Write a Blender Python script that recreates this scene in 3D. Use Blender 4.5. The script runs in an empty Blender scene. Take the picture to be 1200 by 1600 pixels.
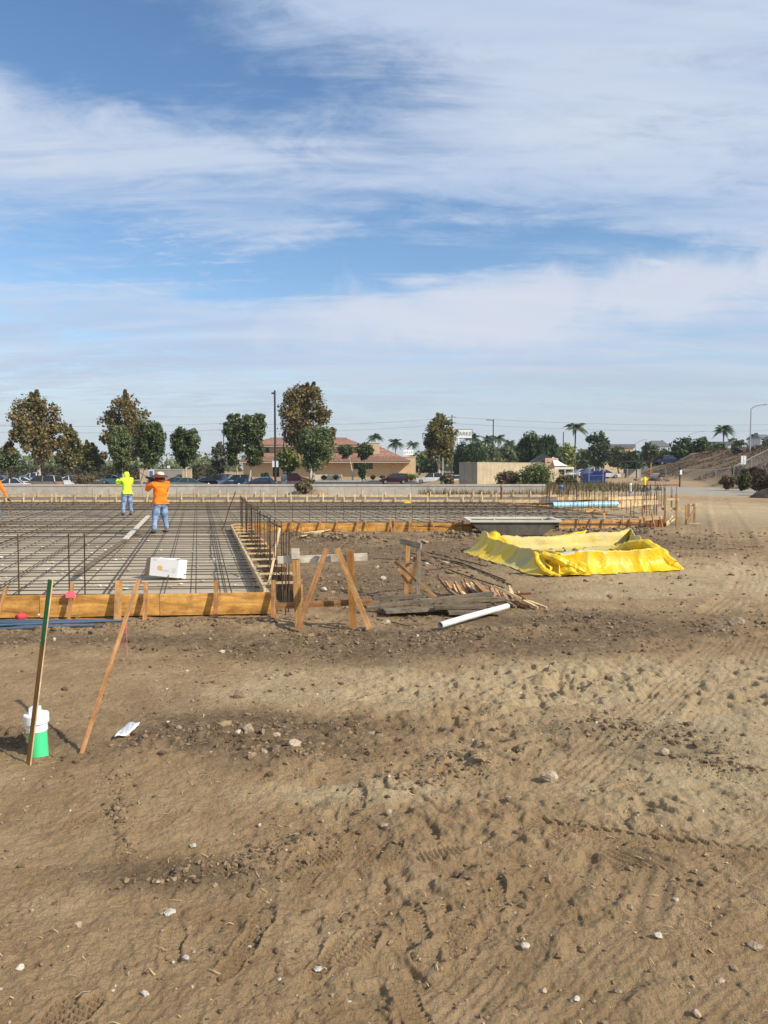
import bpy, math, random
import numpy as np
from mathutils import Vector, Matrix, Euler
random.seed(11); RNG = np.random.default_rng(11)
R = math.radians
SC = bpy.context.scene; COL = SC.collection
# ------------------------------------------------------------------ camera
CAM_H = 1.95; PITCH = math.atan(69/1200)
cd = bpy.data.cameras.new('camera'); cam = bpy.data.objects.new('camera', cd); COL.objects.link(cam)
cd.sensor_fit = 'VERTICAL'; cd.sensor_height = 24; cd.lens = 12/ (800/1200)
cd.clip_start = 0.05; cd.clip_end = 6000
cam.location = (0,0,CAM_H); cam.rotation_euler = (math.pi/2-PITCH,0,0); SC.camera = cam
# ------------------------------------------------------------------ light
SUN_EL, SUN_TO = R(37), Vector((0.86,-0.51))
SUN_TO.normalize()
SC.view_settings.view_transform = 'Standard'; SC.view_settings.look = 'None'
SC.view_settings.gamma = 1; SC.view_settings.exposure = 0.12; SC.view_settings.use_curve_mapping = False
sd = bpy.data.lights.new('sun','SUN'); sd.energy = 5.0; sd.angle = R(0.55); sd.color = (1,0.93,0.82)
so = bpy.data.objects.new('sun', sd); COL.objects.link(so)
tosun = Vector((SUN_TO.x*math.cos(SUN_EL), SUN_TO.y*math.cos(SUN_EL), math.sin(SUN_EL)))
so.rotation_euler = tosun.to_track_quat('Z','Y').to_euler(); so.location = (30,-20,40)
W = bpy.data.worlds.new('World'); SC.world = W; W.use_nodes = True
def world():
    nt = W.node_tree; N = nt.nodes; L = nt.links; N.clear()
    def nd(t, **k):
        n = N.new(t)
        for a,b in k.items(): setattr(n,a,b)
        return n
    def math_(op,a,b=None,c=None,clamp=False):
        n = nd('ShaderNodeMath', operation=op, use_clamp=clamp)
        for i,v in enumerate((a,b,c)):
            if v is None: continue
            if isinstance(v,(int,float)): n.inputs[i].default_value = v
            else: L.new(v, n.inputs[i])
        return n.outputs[0]
    def smooth(v,a,b):
        n = nd('ShaderNodeMapRange', interpolation_type='SMOOTHSTEP'); L.new(v,n.inputs['Value'])
        n.inputs['From Min'].default_value=a; n.inputs['From Max'].default_value=b
        return n.outputs[0]
    out = nd('ShaderNodeOutputWorld'); bg = nd('ShaderNodeBackground'); L.new(bg.outputs[0], out.inputs[0])
    sky = nd('ShaderNodeTexSky', sky_type='NISHITA'); sky.sun_disc = False
    sky.sun_elevation = SUN_EL; sky.sun_rotation = math.atan2(SUN_TO.x, SUN_TO.y)
    sky.altitude = 0; sky.air_density = 1.0; sky.dust_density = 0.6; sky.ozone_density = 2.0
    tc = nd('ShaderNodeTexCoord'); sx = nd('ShaderNodeSeparateXYZ'); L.new(tc.outputs['Generated'], sx.inputs[0])
    x,y,z = sx.outputs
    zz = math_('MAXIMUM', z, 0.0)
    zp = math_('ADD', zz, 0.10)
    u = math_('DIVIDE', x, zp); v = math_('DIVIDE', y, zp)
    elev = math_('ARCTAN2', zz, math_('SQRT', math_('ADD', math_('MULTIPLY',x,x), math_('MULTIPLY',y,y))))
    def noise(scale, su, sv, rot, detail, rough, dist, off=(0,0,0)):
        cb = nd('ShaderNodeCombineXYZ'); L.new(u,cb.inputs[0]); L.new(v,cb.inputs[1])
        mp = nd('ShaderNodeMapping'); L.new(cb.outputs[0], mp.inputs[0])
        mp.inputs['Rotation'].default_value=(0,0,rot); mp.inputs['Scale'].default_value=(su,sv,1); mp.inputs['Location'].default_value=off
        n = nd('ShaderNodeTexNoise'); L.new(mp.outputs[0], n.inputs[0])
        n.inputs['Scale'].default_value=scale; n.inputs['Detail'].default_value=detail
        n.inputs['Roughness'].default_value=rough; n.inputs['Distortion'].default_value=dist
        return n.outputs[0]
    # azimuth from the view axis, elevation in radians
    az = math_('ARCTAN2', x, y)
    def blob(a0,e0,sa,se,tilt=0.0):
        da = math_('SUBTRACT', az, a0); de = math_('SUBTRACT', math_('SUBTRACT', elev, e0), math_('MULTIPLY', da, tilt))
        q = math_('ADD', math_('POWER', math_('MULTIPLY',da,1/sa),2), math_('POWER', math_('MULTIPLY',de,1/se),2))
        return math_('EXPONENT', math_('MULTIPLY', q, -1))
    def wadd(base, items):
        r = base
        for o,w in items: r = math_('ADD', r, math_('MULTIPLY', o, w))
        return r
    fibre = noise(1.6, 0.42, 2.2, R(-14), 12, 0.64, 0.9)
    wisp = noise(3.4, 0.75, 1.35, R(-35), 12, 0.66, 1.8, (3,7,0))
    fibre2 = noise(1.3, 0.8, 1.7, R(38), 10, 0.62, 1.6, (4,2,0))
    broad = noise(0.55, 1, 1.3, 0.4, 4, 0.5, 0.6, (1.7,3.1,0))
    ripple = noise(9.0, 1, 1.6, 0.3, 4, 0.55, 0.3, (2,9,0))
    # coverage: clear gaps and cloud banks where this sky has them, noise elsewhere
    edge = noise(1.1, 0.8, 1.4, 0.2, 8, 0.6, 0.8, (8.3,1.1,0))
    eofs = math_('MULTIPLY', math_('SUBTRACT', edge, 0.5), 0.16)
    elev_true = elev
    elev = math_('ADD', elev, eofs)
    cov = wadd(0.62, [(broad,0.5),(blob(-0.36,0.475,0.33,0.085,-0.10),-0.75),(blob(0.02,0.46,0.12,0.05),-0.25),
        (blob(-0.12,0.262,0.34,0.040,0.06),-0.62),(blob(0.40,0.262,0.35,0.022,-0.02),-0.42),
        (blob(0.15,0.20,0.4,0.05,0.09),0.26),(blob(-0.3,0.37,0.40,0.055,-0.02),0.22),(blob(0.28,0.40,0.30,0.12),0.20),(blob(0.06,0.52,0.30,0.06,-0.3),0.2),
        (blob(-0.42,0.215,0.14,0.05,0.2),-0.30)])
    cov = math_('ADD', cov, -0.14)
    d = wadd(cov, [(math_('SUBTRACT',fibre,0.5),1.1),(math_('SUBTRACT',fibre2,0.5),0.7),(math_('SUBTRACT',wisp,0.5),0.75)])
    veil = smooth(d, 0.16, 0.95)
    rip = math_('MULTIPLY', smooth(ripple,0.52,0.68), math_('MULTIPLY', blob(-0.27,0.275,0.10,0.030), 0.55))
    pn = nd('ShaderNodeTexNoise'); L.new(tc.outputs['Generated'], pn.inputs[0]); pn.inputs['Scale'].default_value=7.5; pn.inputs['Detail'].default_value=9; pn.inputs['Roughness'].default_value=0.58; pn.inputs['Distortion'].default_value=0.35
    elev = elev_true
    bankb = math_('MAXIMUM', blob(0.20,0.195,0.50,0.055,0.09), math_('MULTIPLY', blob(-0.25,0.335,0.5,0.035,-0.03), 0.55))
    puff = smooth(math_('ADD', math_('MULTIPLY',bankb,1.0), math_('MULTIPLY', math_('SUBTRACT',pn.outputs[0],0.5), 1.7)), 0.38, 0.95)
    amt = math_('ADD', math_('MULTIPLY', veil, 0.92), rip, clamp=True)
    amt = math_('MAXIMUM', amt, math_('MULTIPLY', puff, 0.9))
    # sunlit white, bluish grey where the bank is thick, grey low down
    thick = smooth(noise(1.0, 0.4, 1.6, R(-8), 6, 0.55, 0.6, (7,5,0)), 0.36, 0.66)
    mixc = nd('ShaderNodeMix', data_type='RGBA'); L.new(thick, mixc.inputs['Factor'])
    mixc.inputs['A'].default_value=(4.5,5.6,7.5,1); mixc.inputs['B'].default_value=(6.2,6.8,7.9,1)
    low = nd('ShaderNodeMix', data_type='RGBA'); L.new(smooth(elev_true,0.19,0.05), low.inputs['Factor'])
    L.new(mixc.outputs['Result'], low.inputs['A']); low.inputs['B'].default_value=(4.9,5.5,6.4,1)
    amt2 = math_('MAXIMUM', amt, math_('MULTIPLY', smooth(elev_true,0.20,0.03), 0.82))
    mx = nd('ShaderNodeMix', data_type='RGBA'); L.new(amt2, mx.inputs['Factor'])
    hs = nd('ShaderNodeHueSaturation'); hs.inputs['Saturation'].default_value=1.13; hs.inputs['Value'].default_value=1.45; L.new(sky.outputs[0],hs.inputs['Color'])
    L.new(hs.outputs[0], mx.inputs['A']); pw = nd('ShaderNodeMix', data_type='RGBA'); L.new(math_('MULTIPLY',puff,0.75), pw.inputs['Factor']); L.new(low.outputs['Result'], pw.inputs['A']); pw.inputs['B'].default_value=(6.7,6.95,7.7,1)
    L.new(pw.outputs['Result'], mx.inputs['B'])
    L.new(mx.outputs['Result'], bg.inputs[0]); bg.inputs[1].default_value = 0.10
world()
# ------------------------------------------------------------------ helpers
cp, sp = math.cos(PITCH), math.sin(PITCH)
def ray(px,py):
    a=(px-600)/1200; b=(800-py)/1200
    return Vector((a, cp+b*sp, -sp+b*cp))
def G(px,py,z=0.0):
    d=ray(px,py); t=(z-CAM_H)/d.z; return Vector((d.x*t, d.y*t, z))
def P(px,py,Y):
    d=ray(px,py); t=Y/d.y; return Vector((d.x*t, Y, CAM_H+d.z*t))
def tag(o,label=None,cat=None,group=None,kind=None):
    if label: o['label']=label
    if cat: o['category']=cat
    if group: o['group']=group
    if kind: o['kind']=kind
    return o
def empty(name,loc=(0,0,0),rz=0,label=None,cat=None,group=None):
    o=bpy.data.objects.new(name,None); COL.objects.link(o); o.location=loc; o.rotation_euler=(0,0,rz); o.empty_display_size=0.2
    return tag(o,label,cat,group)
def link(name,me,parent=None,loc=None):
    o=bpy.data.objects.new(name,me); COL.objects.link(o)
    if parent: o.parent=parent
    if loc is not None: o.location=loc
    return o
def copy_tree(o,parent=None):
    c=o.copy(); COL.objects.link(c); c.parent=parent
    for ch in list(o.children): copy_tree(ch,c)
    return c
def np_mesh(name,V,F,mats=(),mi=None,smooth=False,attr=None,uv=None):
    V=np.asarray(V,dtype=np.float32); F=np.asarray(F,dtype=np.int32)
    me=bpy.data.meshes.new(name); n=len(F); k=F.shape[1]
    me.vertices.add(len(V)); me.vertices.foreach_set('co',V.ravel())
    me.loops.add(n*k); me.loops.foreach_set('vertex_index',F.ravel())
    me.polygons.add(n); me.polygons.foreach_set('loop_start',np.arange(n,dtype=np.int32)*k)
    if mi is not None: me.polygons.foreach_set('material_index',np.asarray(mi,dtype=np.int32))
    me.polygons.foreach_set('use_smooth',np.full(n,smooth))
    for m in mats: me.materials.append(m)
    me.update()
    if attr:
        for nm,a in attr.items():
            at=me.attributes.new(nm,'FLOAT','POINT'); at.data.foreach_set('value',np.asarray(a,dtype=np.float32))
    me.validate()
    return me
class MB:
    """collects shapes; build() links them as one mesh object"""
    def __init__(s): s.v=[]; s.f=[]; s.uv=[]; s.m=[]; s.sm=[]; s.cur=0
    def add(s,vs,fs,uvs=None,smooth=False):
        b=len(s.v); s.v+= [tuple(v) for v in vs]
        for i,f in enumerate(fs):
            s.f.append([b+j for j in f]); s.m.append(s.cur); s.sm.append(smooth)
            s.uv.append(uvs[i] if uvs else [(vs[j][0],vs[j][2]) for j in f])
    def box(s,c,sz,rot=None,bev=0):
        c=Vector(c); h=Vector(sz)/2
        M=rot if rot is not None else Matrix.Identity(3)
        pts=[c+M@Vector((a*h.x,b*h.y,d*h.z)) for a in(-1,1) for b in(-1,1) for d in(-1,1)]
        fs=[(0,1,3,2),(4,6,7,5),(0,4,5,1),(2,3,7,6),(0,2,6,4),(1,5,7,3)]
        L=max(range(3),key=lambda i:sz[i]); o=random.random()*50
        loc=[(a*h.x,b*h.y,d*h.z) for a in(-1,1) for b in(-1,1) for d in(-1,1)]
        oth=[i for i in range(3) if i!=L]
        uvs=[[(loc[j][L]+o, loc[j][oth[0]]+loc[j][oth[1]]*1.01+o) for j in f] for f in fs]
        s.add(pts,fs,uvs)
    def beam(s,p0,p1,w,t,up=(0,0,1)):
        """w across 'up', t along 'up' side"""
        p0=Vector(p0);p1=Vector(p1); d=p1-p0; l=d.length; d.normalize(); up=Vector(up)
        a=d.cross(up)
        if a.length<1e-4: a=d.cross(Vector((0,1,0)))
        a.normalize(); b=a.cross(d)
        s.box((p0+p1)/2,(l,w,t),Matrix((d,a,b)).transposed())
    def tube(s,pts,r,seg=8,cap=True,smooth=True):
        pts=[Vector(p) for p in pts]; n=len(pts); rr=r if isinstance(r,(list,tuple)) else [r]*n
        vs=[]; ref=None
        for i,p in enumerate(pts):
            d=(pts[min(i+1,n-1)]-pts[max(i-1,0)]).normalized()
            if ref is None:
                ref=d.orthogonal().normalized()
            ref=(ref-d*ref.dot(d)).normalized(); b=d.cross(ref)
            for k in range(seg):
                a=2*math.pi*k/seg; vs.append(p+ref*(math.cos(a)*rr[i])+b*(math.sin(a)*rr[i]))
        fs=[];uvs=[]
        acc=0
        for i in range(n-1):
            l=(pts[i+1]-pts[i]).length
            for k in range(seg):
                k2=(k+1)%seg; fs.append((i*seg+k,i*seg+k2,(i+1)*seg+k2,(i+1)*seg+k)); uvs.append([(acc,k/seg*rr[i]*6),(acc,(k+1)/seg*rr[i]*6),(acc+l,(k+1)/seg*rr[i]*6),(acc+l,k/seg*rr[i]*6)])
            acc+=l
        s.add(vs,fs,uvs,smooth)
        if cap:
            s.add([vs[k] for k in range(seg)][::-1],[tuple(range(seg))]); s.add(vs[-seg:],[tuple(range(seg))])
    def ring(s,c,prof,seg=20,smooth=True):
        """lathe: prof = [(r,z)]"""
        c=Vector(c); vs=[]
        for r,z in prof:
            for k in range(seg):
                a=2*math.pi*k/seg; vs.append(c+Vector((r*math.cos(a),r*math.sin(a),z)))
        fs=[]
        for i in range(len(prof)-1):
            for k in range(seg):
                k2=(k+1)%seg; fs.append((i*seg+k,i*seg+k2,(i+1)*seg+k2,(i+1)*seg+k))
        s.add(vs,fs,None,smooth)
    def prism(s,poly,y0,y1):
        """polygon in xz extruded along y"""
        n=len(poly); vs=[(x,y0,z) for x,z in poly]+[(x,y1,z) for x,z in poly]
        fs=[tuple(range(n)),tuple(range(2*n-1,n-1,-1))]+[(i,i+n,(i+1)%n+n,(i+1)%n) for i in range(n)]
        s.add(vs,fs)
    def mesh(s,name,mats):
        me=bpy.data.meshes.new(name); me.from_pydata(s.v,[],s.f)
        for m in (mats if isinstance(mats,(list,tuple)) else [mats]): me.materials.append(m)
        me.polygons.foreach_set('material_index',s.m); me.polygons.foreach_set('use_smooth',s.sm)
        uv=me.uv_layers.new(name='UVMap'); flat=[c for f in s.uv for p in f for c in p]
        uv.data.foreach_set('uv',flat)
        me.update(); return me
    def build(s,name,mats,parent=None,loc=None):
        return link(name,s.mesh(name,mats),parent,loc)
def one(name,mats,parent,fn):
    m=MB(); fn(m); return m.build(name,mats,parent)
# ---- numpy noise
def _hash(ix,iy,seed):
    h=(ix.astype(np.int64)*374761393+iy.astype(np.int64)*668265263+seed*1442695041)&0x7fffffff
    h=((h^(h>>13))*1274126177)&0x7fffffff
    return ((h^(h>>16))&0xffff)/65535.0
def vnoise(x,y,seed=0):
    ix=np.floor(x).astype(np.int64); iy=np.floor(y).astype(np.int64); fx=x-ix; fy=y-iy
    fx=fx*fx*fx*(fx*(fx*6-15)+10); fy=fy*fy*fy*(fy*(fy*6-15)+10)
    a=_hash(ix,iy,seed);b=_hash(ix+1,iy,seed);c=_hash(ix,iy+1,seed);d=_hash(ix+1,iy+1,seed)
    return (a*(1-fx)+b*fx)*(1-fy)+(c*(1-fx)+d*fx)*fy-0.5
def fbm(x,y,sc,octv,seed=0,gain=0.5):
    r=0;a=1;f=1/sc
    for i in range(octv): 
        ca,sa=math.cos(i*1.1),math.sin(i*1.1)
        r=r+a*vnoise((x*ca-y*sa)*f,(x*sa+y*ca)*f,seed+i*17); a*=gain; f*=2.03
    return r
def sstep(a,b,x):
    t=np.clip((x-a)/(b-a),0,1); return t*t*(3-2*t)
# ------------------------------------------------------------------ materials
def M(name,col,rough=0.8,metal=0,var=0.15,scale=6,bump=0.0,bscale=40,col2=None,uvs=None,spec=0.3,attr=None,trans=0):
    m=bpy.data.materials.new(name); m.use_nodes=True; nt=m.node_tree; N=nt.nodes; L=nt.links
    b=N['Principled BSDF']; b.inputs['Roughness'].default_value=rough; b.inputs['Metallic'].default_value=metal
    b.inputs['Specular IOR Level'].default_value=spec
    tc=N.new('ShaderNodeTexCoord'); src=tc.outputs['Object']
    if uvs:
        mp=N.new('ShaderNodeMapping'); mp.inputs['Scale'].default_value=(uvs[0],uvs[1],1); L.new(tc.outputs['UV'],mp.inputs[0]); src=mp.outputs[0]
    n=N.new('ShaderNodeTexNoise'); L.new(src,n.inputs[0]); n.inputs['Scale'].default_value=scale if not uvs else 1
    n.inputs['Detail'].default_value=6; n.inputs['Roughness'].default_value=0.65
    if uvs: n.inputs['Distortion'].default_value=0.6
    rp=N.new('ShaderNodeValToRGB'); L.new(n.outputs[0],rp.inputs[0])
    c1=[max(0,c*(1-var)) for c in col]; c2=list(col2) if col2 else [min(1,c*(1+var)) for c in col]
    rp.color_ramp.elements[0].position=0.33; rp.color_ramp.elements[1].position=0.67
    rp.color_ramp.elements[0].color=(*c1,1); rp.color_ramp.elements[1].color=(*c2,1)
    out=rp.outputs[0]
    if uvs:
        sn=N.new('ShaderNodeTexNoise'); L.new(tc.outputs['Object'],sn.inputs[0]); sn.inputs['Scale'].default_value=5.5; sn.inputs['Detail'].default_value=7; sn.inputs['Roughness'].default_value=0.7
        sr=N.new('ShaderNodeMapRange'); L.new(sn.outputs[0],sr.inputs[0]); sr.inputs[1].default_value=.36; sr.inputs[2].default_value=.58; sr.inputs[3].default_value=.62; sr.inputs[4].default_value=1.06
        sm=N.new('ShaderNodeMix'); sm.data_type='RGBA'; sm.blend_type='MULTIPLY'; sm.inputs['Factor'].default_value=1; L.new(out,sm.inputs['A'])
        cv=N.new('ShaderNodeCombineColor'); L.new(sr.outputs[0],cv.inputs[0]); L.new(sr.outputs[0],cv.inputs[1]); L.new(sr.outputs[0],cv.inputs[2]); L.new(cv.outputs[0],sm.inputs['B']); out=sm.outputs['Result']
    oi=N.new('ShaderNodeObjectInfo'); hs=N.new('ShaderNodeHueSaturation'); mr=N.new('ShaderNodeMapRange')
    L.new(oi.outputs['Random'],mr.inputs[0]); mr.inputs['To Min'].default_value=1-var*0.8; mr.inputs['To Max'].default_value=1+var*0.8
    L.new(mr.outputs[0],hs.inputs['Value']); L.new(out,hs.inputs['Color']); out=hs.outputs[0]
    L.new(out,b.inputs['Base Color'])
    if bump:
        bn=N.new('ShaderNodeTexNoise'); L.new(src,bn.inputs[0]); bn.inputs['Scale'].default_value=bscale if not uvs else 2; bn.inputs['Detail'].default_value=5
        bp=N.new('ShaderNodeBump'); bp.inputs['Strength'].default_value=bump; bp.inputs['Distance'].default_value=0.02; L.new(bn.outputs[0],bp.inputs['Height']); L.new(bp.outputs[0],b.inputs['Normal'])
    return m
def leafmat(name,ca,cb,cc,trans=0.25):
    """per-leaf tint attribute drives three leaf colours"""
    m=bpy.data.materials.new(name); m.use_nodes=True; nt=m.node_tree; N=nt.nodes; L=nt.links
    b=N['Principled BSDF']; b.inputs['Roughness'].default_value=0.6; b.inputs['Specular IOR Level'].default_value=0.25
    at=N.new('ShaderNodeAttribute'); at.attribute_name='tint'; rp=N.new('ShaderNodeValToRGB'); L.new(at.outputs['Fac'],rp.inputs[0])
    e=rp.color_ramp.elements; e[0].color=(*ca,1); e[0].position=0.1; e[1].color=(*cc,1); e[1].position=0.9
    k=e.new(0.5); k.color=(*cb,1)
    L.new(rp.outputs[0],b.inputs['Base Color'])
    if trans:
        t=N.new('ShaderNodeBsdfTranslucent'); L.new(rp.outputs[0],t.inputs[0]); mx=N.new('ShaderNodeMixShader'); mx.inputs[0].default_value=trans
        L.new(b.outputs[0],mx.inputs[1]); L.new(t.outputs[0],mx.inputs[2]); L.new(mx.outputs[0],N['Material Output'].inputs[0])
    return m
m_ply=M('plywood_form',(0.42,0.185,0.04),0.65,var=0.22,uvs=(1.6,11),bump=0.2,col2=(0.76,0.42,0.11))
m_ply2=M('red_plywood',(0.46,0.22,0.06),0.65,var=0.25,uvs=(1.2,14),bump=0.1,col2=(0.66,0.36,0.12))
m_wood=M('fir_lumber',(0.40,0.20,0.065),0.75,var=0.25,uvs=(2,40),bump=0.2,col2=(0.60,0.34,0.13))
m_redwood=M('stake_wood',(0.34,0.155,0.055),0.75,var=0.25,uvs=(2,40),bump=0.2,col2=(0.52,0.27,0.11))
m_paleb=M('new_pine',(0.62,0.44,0.22),0.75,var=0.15,uvs=(2,40),bump=0.15,col2=(0.74,0.56,0.32))
m_greyw=M('weathered_lumber',(0.135,0.100,0.064),0.85,var=0.25,uvs=(1.5,40),bump=0.3,col2=(0.27,0.215,0.145))
m_whitew=M('white_painted_board',(0.62,0.55,0.43),0.7,var=0.12,uvs=(3,30),bump=0.15)
m_tanw=M('weathered_tan_post',(0.30,0.235,0.16),0.8,var=0.2,uvs=(2,40),bump=0.2,col2=(0.44,0.36,0.26))
m_brownw=M('dark_scrap_wood',(0.22,0.12,0.07),0.8,var=0.3,uvs=(2,30),bump=0.2,col2=(0.42,0.27,0.17))
m_greenp=M('green_stake_paint',(0.05,0.20,0.06),0.6,var=0.2,scale=12)
m_rebar=M('rebar_steel',(0.060,0.046,0.037),0.7,metal=0.3,var=0.35,scale=8,col2=(0.135,0.088,0.058))
m_rust=M('rusty_rebar',(0.085,0.048,0.03),0.8,metal=0.2,var=0.3,scale=9)
m_sub=None
m_concrete=M('grey_concrete',(0.43,0.40,0.34),0.9,var=0.12,scale=2.5,bump=0.2,bscale=20)
m_skip=M('cement_crusted_steel',(0.13,0.115,0.085),0.8,var=0.3,scale=3,bump=0.2,col2=(0.21,0.19,0.15))
m_lip=M('pale_cement_lip',(0.58,0.55,0.47),0.8,var=0.12,scale=4)
def vinyl(name,col,dust,lo,hi,mx_):
    m=M(name,col,0.40,var=0.05,scale=2,spec=0.4); nt=m.node_tree; N=nt.nodes; L=nt.links; b=N['Principled BSDF']; src=b.inputs['Base Color'].links[0].from_socket; tc=N.new('ShaderNodeTexCoord')
    n=N.new('ShaderNodeTexNoise'); L.new(tc.outputs['Object'],n.inputs[0]); n.inputs['Scale'].default_value=1.7; n.inputs['Detail'].default_value=9; n.inputs['Roughness'].default_value=.68
    r=N.new('ShaderNodeMapRange'); L.new(n.outputs[0],r.inputs[0]); r.inputs[1].default_value=lo; r.inputs[2].default_value=hi; r.inputs[4].default_value=mx_
    x=N.new('ShaderNodeMix'); x.data_type='RGBA'; L.new(r.outputs[0],x.inputs['Factor']); L.new(src,x.inputs['A']); x.inputs['B'].default_value=(*dust,1); L.new(x.outputs['Result'],b.inputs['Base Color'])
    q=N.new('ShaderNodeMapRange'); L.new(r.outputs[0],q.inputs[0]); q.inputs[3].default_value=.36; q.inputs[4].default_value=.85; L.new(q.outputs[0],b.inputs['Roughness'])
    w=N.new('ShaderNodeTexNoise'); L.new(tc.outputs['Object'],w.inputs[0]); w.inputs['Scale'].default_value=5; w.inputs['Detail'].default_value=5; w.inputs['Distortion'].default_value=1.6
    ab=N.new('ShaderNodeMath'); ab.operation='SUBTRACT'; L.new(w.outputs[0],ab.inputs[0]); ab.inputs[1].default_value=.5; a2=N.new('ShaderNodeMath'); a2.operation='ABSOLUTE'; L.new(ab.outputs[0],a2.inputs[0])
    bp=N.new('ShaderNodeBump'); bp.inputs['Strength'].default_value=.75; bp.inputs['Distance'].default_value=.035; L.new(a2.outputs[0],bp.inputs['Height']); L.new(bp.outputs[0],b.inputs['Normal']); return m
m_yellow=vinyl('yellow_vinyl_liner',(0.72,0.48,0.006),(0.50,0.42,0.20),.50,.72,.55)
m_dusty=vinyl('cement_dusted_yellow_vinyl',(0.56,0.42,0.045),(0.44,0.38,0.20),.36,.60,.85)
m_olive=M('pale_cement_film',(0.60,0.56,0.42),0.85,var=0.15,scale=3,bump=0.1)
m_blue=M('blue_pvc',(0.32,0.56,0.66),0.4,var=0.08,scale=2)
m_whitepipe=M('white_pvc',(0.66,0.66,0.62),0.5,var=0.1,scale=4)
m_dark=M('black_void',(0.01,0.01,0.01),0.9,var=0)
m_greenpvc=M('green_pvc',(0.07,0.62,0.25),0.35,var=0.05,scale=4,spec=0.5)
m_whitepvc=M('white_pvc_cap',(0.80,0.80,0.77),0.4,var=0.05,scale=4,spec=0.5)
m_conduit=M('blue_grey_pipe',(0.10,0.145,0.20),0.4,metal=0.3,var=0.15,scale=3)
m_paper=M('white_paper',(0.80,0.80,0.80),0.8,var=0.04,scale=10)
m_print=M('grey_print',(0.35,0.38,0.42),0.8,var=0.05)
m_card=M('white_carton',(0.82,0.79,0.76),0.75,var=0.05,scale=3)
m_cardb=M('brown_carton',(0.40,0.28,0.18),0.85,var=0.1,scale=5)
m_logo=M('orange_logo',(0.85,0.48,0.15),0.7,var=0.1)
m_pink=M('pink_tape',(0.85,0.16,0.20),0.6,var=0.1)
m_red=M('red_rag',(0.55,0.05,0.06),0.7,var=0.15)
m_orange=M('hivis_orange_cloth',(0.90,0.20,0.012),0.8,var=0.08,scale=12,bump=0.5,bscale=16)
m_lime=M('hivis_lime_cloth',(0.62,0.88,0.05),0.8,var=0.08,scale=12,bump=0.5,bscale=16)
m_jean=M('blue_denim',(0.15,0.24,0.40),0.85,var=0.35,scale=9,bump=0.5,bscale=18,col2=(0.27,0.38,0.55))
m_skin=M('skin',(0.40,0.22,0.14),0.6,var=0.08)
m_boot=M('dark_boot',(0.07,0.045,0.03),0.7,var=0.2)
m_glove=M('dark_glove',(0.035,0.025,0.022),0.8,var=0.2)
m_hat=M('brown_sun_brim',(0.15,0.045,0.025),0.85,var=0.2,scale=10)
m_helmet=M('cream_hard_hat',(0.75,0.62,0.45),0.4,var=0.05)
m_tool=M('tool_black',(0.03,0.03,0.03),0.5,var=0.2)
m_hydr=M('yellow_pipe_paint',(0.85,0.60,0.03),0.5,var=0.1)
m_bluep=M('blue_post_paint',(0.10,0.20,0.42),0.6,var=0.2)
m_greenpost=M('green_post_paint',(0.03,0.12,0.06),0.6,var=0.2)
m_stucco=M('beige_stucco',(0.58,0.44,0.27),0.9,var=0.07,scale=1.2)
m_tan=M('tan_container_paint',(0.42,0.345,0.23),0.85,var=0.14,scale=0.9)
m_grey=M('grey_cabinet_paint',(0.33,0.34,0.34),0.6,var=0.08)
m_trim=M('cream_fascia',(0.66,0.56,0.40),0.8,var=0.06)
m_glass=M('dark_glass',(0.02,0.025,0.03),0.08,var=0.1,spec=0.6)
m_tile=M('clay_tile',(0.25,0.115,0.078),0.85,var=0.3,scale=2.2,bump=0.8,bscale=6,col2=(0.36,0.20,0.145))
m_asph=M('asphalt',(0.055,0.055,0.055),0.9,var=0.2,scale=0.6,bump=0.1)
m_paint=M('road_paint',(0.75,0.74,0.70),0.8,var=0.1)
m_kerb=M('kerb_concrete',(0.50,0.48,0.43),0.9,var=0.1,scale=1)
m_pole=M('dark_pole_paint',(0.035,0.035,0.035),0.5,var=0.1)
m_galv=M('galvanised_steel',(0.38,0.39,0.40),0.5,metal=0.5,var=0.12)
m_util=M('utility_pole_wood',(0.12,0.09,0.065),0.9,var=0.2,uvs=(1,20))
m_tyre=M('tyre_rubber',(0.02,0.02,0.02),0.85,var=0.1)
m_rim=M('alloy_rim',(0.5,0.5,0.5),0.3,metal=0.8,var=0.05)
m_lampr=M('tail_lamp',(0.45,0.02,0.02),0.25,var=0.05)
m_lampw=M('head_lamp',(0.8,0.8,0.8),0.15,var=0.03)
def paint(nm,c,metal=0.2): return M(nm,c,0.22,metal=metal,var=0.03,spec=0.5)
m_bark=M('pale_bark',(0.46,0.40,0.30),0.9,var=0.3,scale=3,bump=0.3,bscale=8)
m_bark2=M('brown_bark',(0.14,0.10,0.07),0.9,var=0.3,scale=3,bump=0.3,bscale=8)
m_canvas=M('white_canvas',(0.78,0.70,0.62),0.85,var=0.05)
m_tarp=M('dark_tarp',(0.05,0.055,0.055),0.7,var=0.2)
m_bin=M('blue_bin_plastic',(0.013,0.032,0.13),0.4,var=0.1)
m_signw=M('white_sign_face',(0.80,0.80,0.78),0.5,var=0.03)
m_signg=M('dark_green_lettering',(0.03,0.10,0.07),0.6,var=0.05)
m_brickred=M('red_shop_front',(0.22,0.055,0.04),0.8,var=0.15)
m_housew=M('pale_house_wall',(0.50,0.53,0.58),0.85,var=0.06)
m_roofg=M('grey_roof',(0.14,0.14,0.15),0.85,var=0.1)
L_SYC=leafmat('sycamore_leaves',(0.067,0.085,0.027),(0.183,0.171,0.059),(0.342,0.250,0.104))
L_SYB=leafmat('browning_sycamore_leaves',(0.079,0.081,0.029),(0.201,0.159,0.059),(0.390,0.244,0.104))
L_FIC=leafmat('ficus_leaves',(0.037,0.056,0.020),(0.091,0.120,0.041),(0.220,0.232,0.085))
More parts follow.
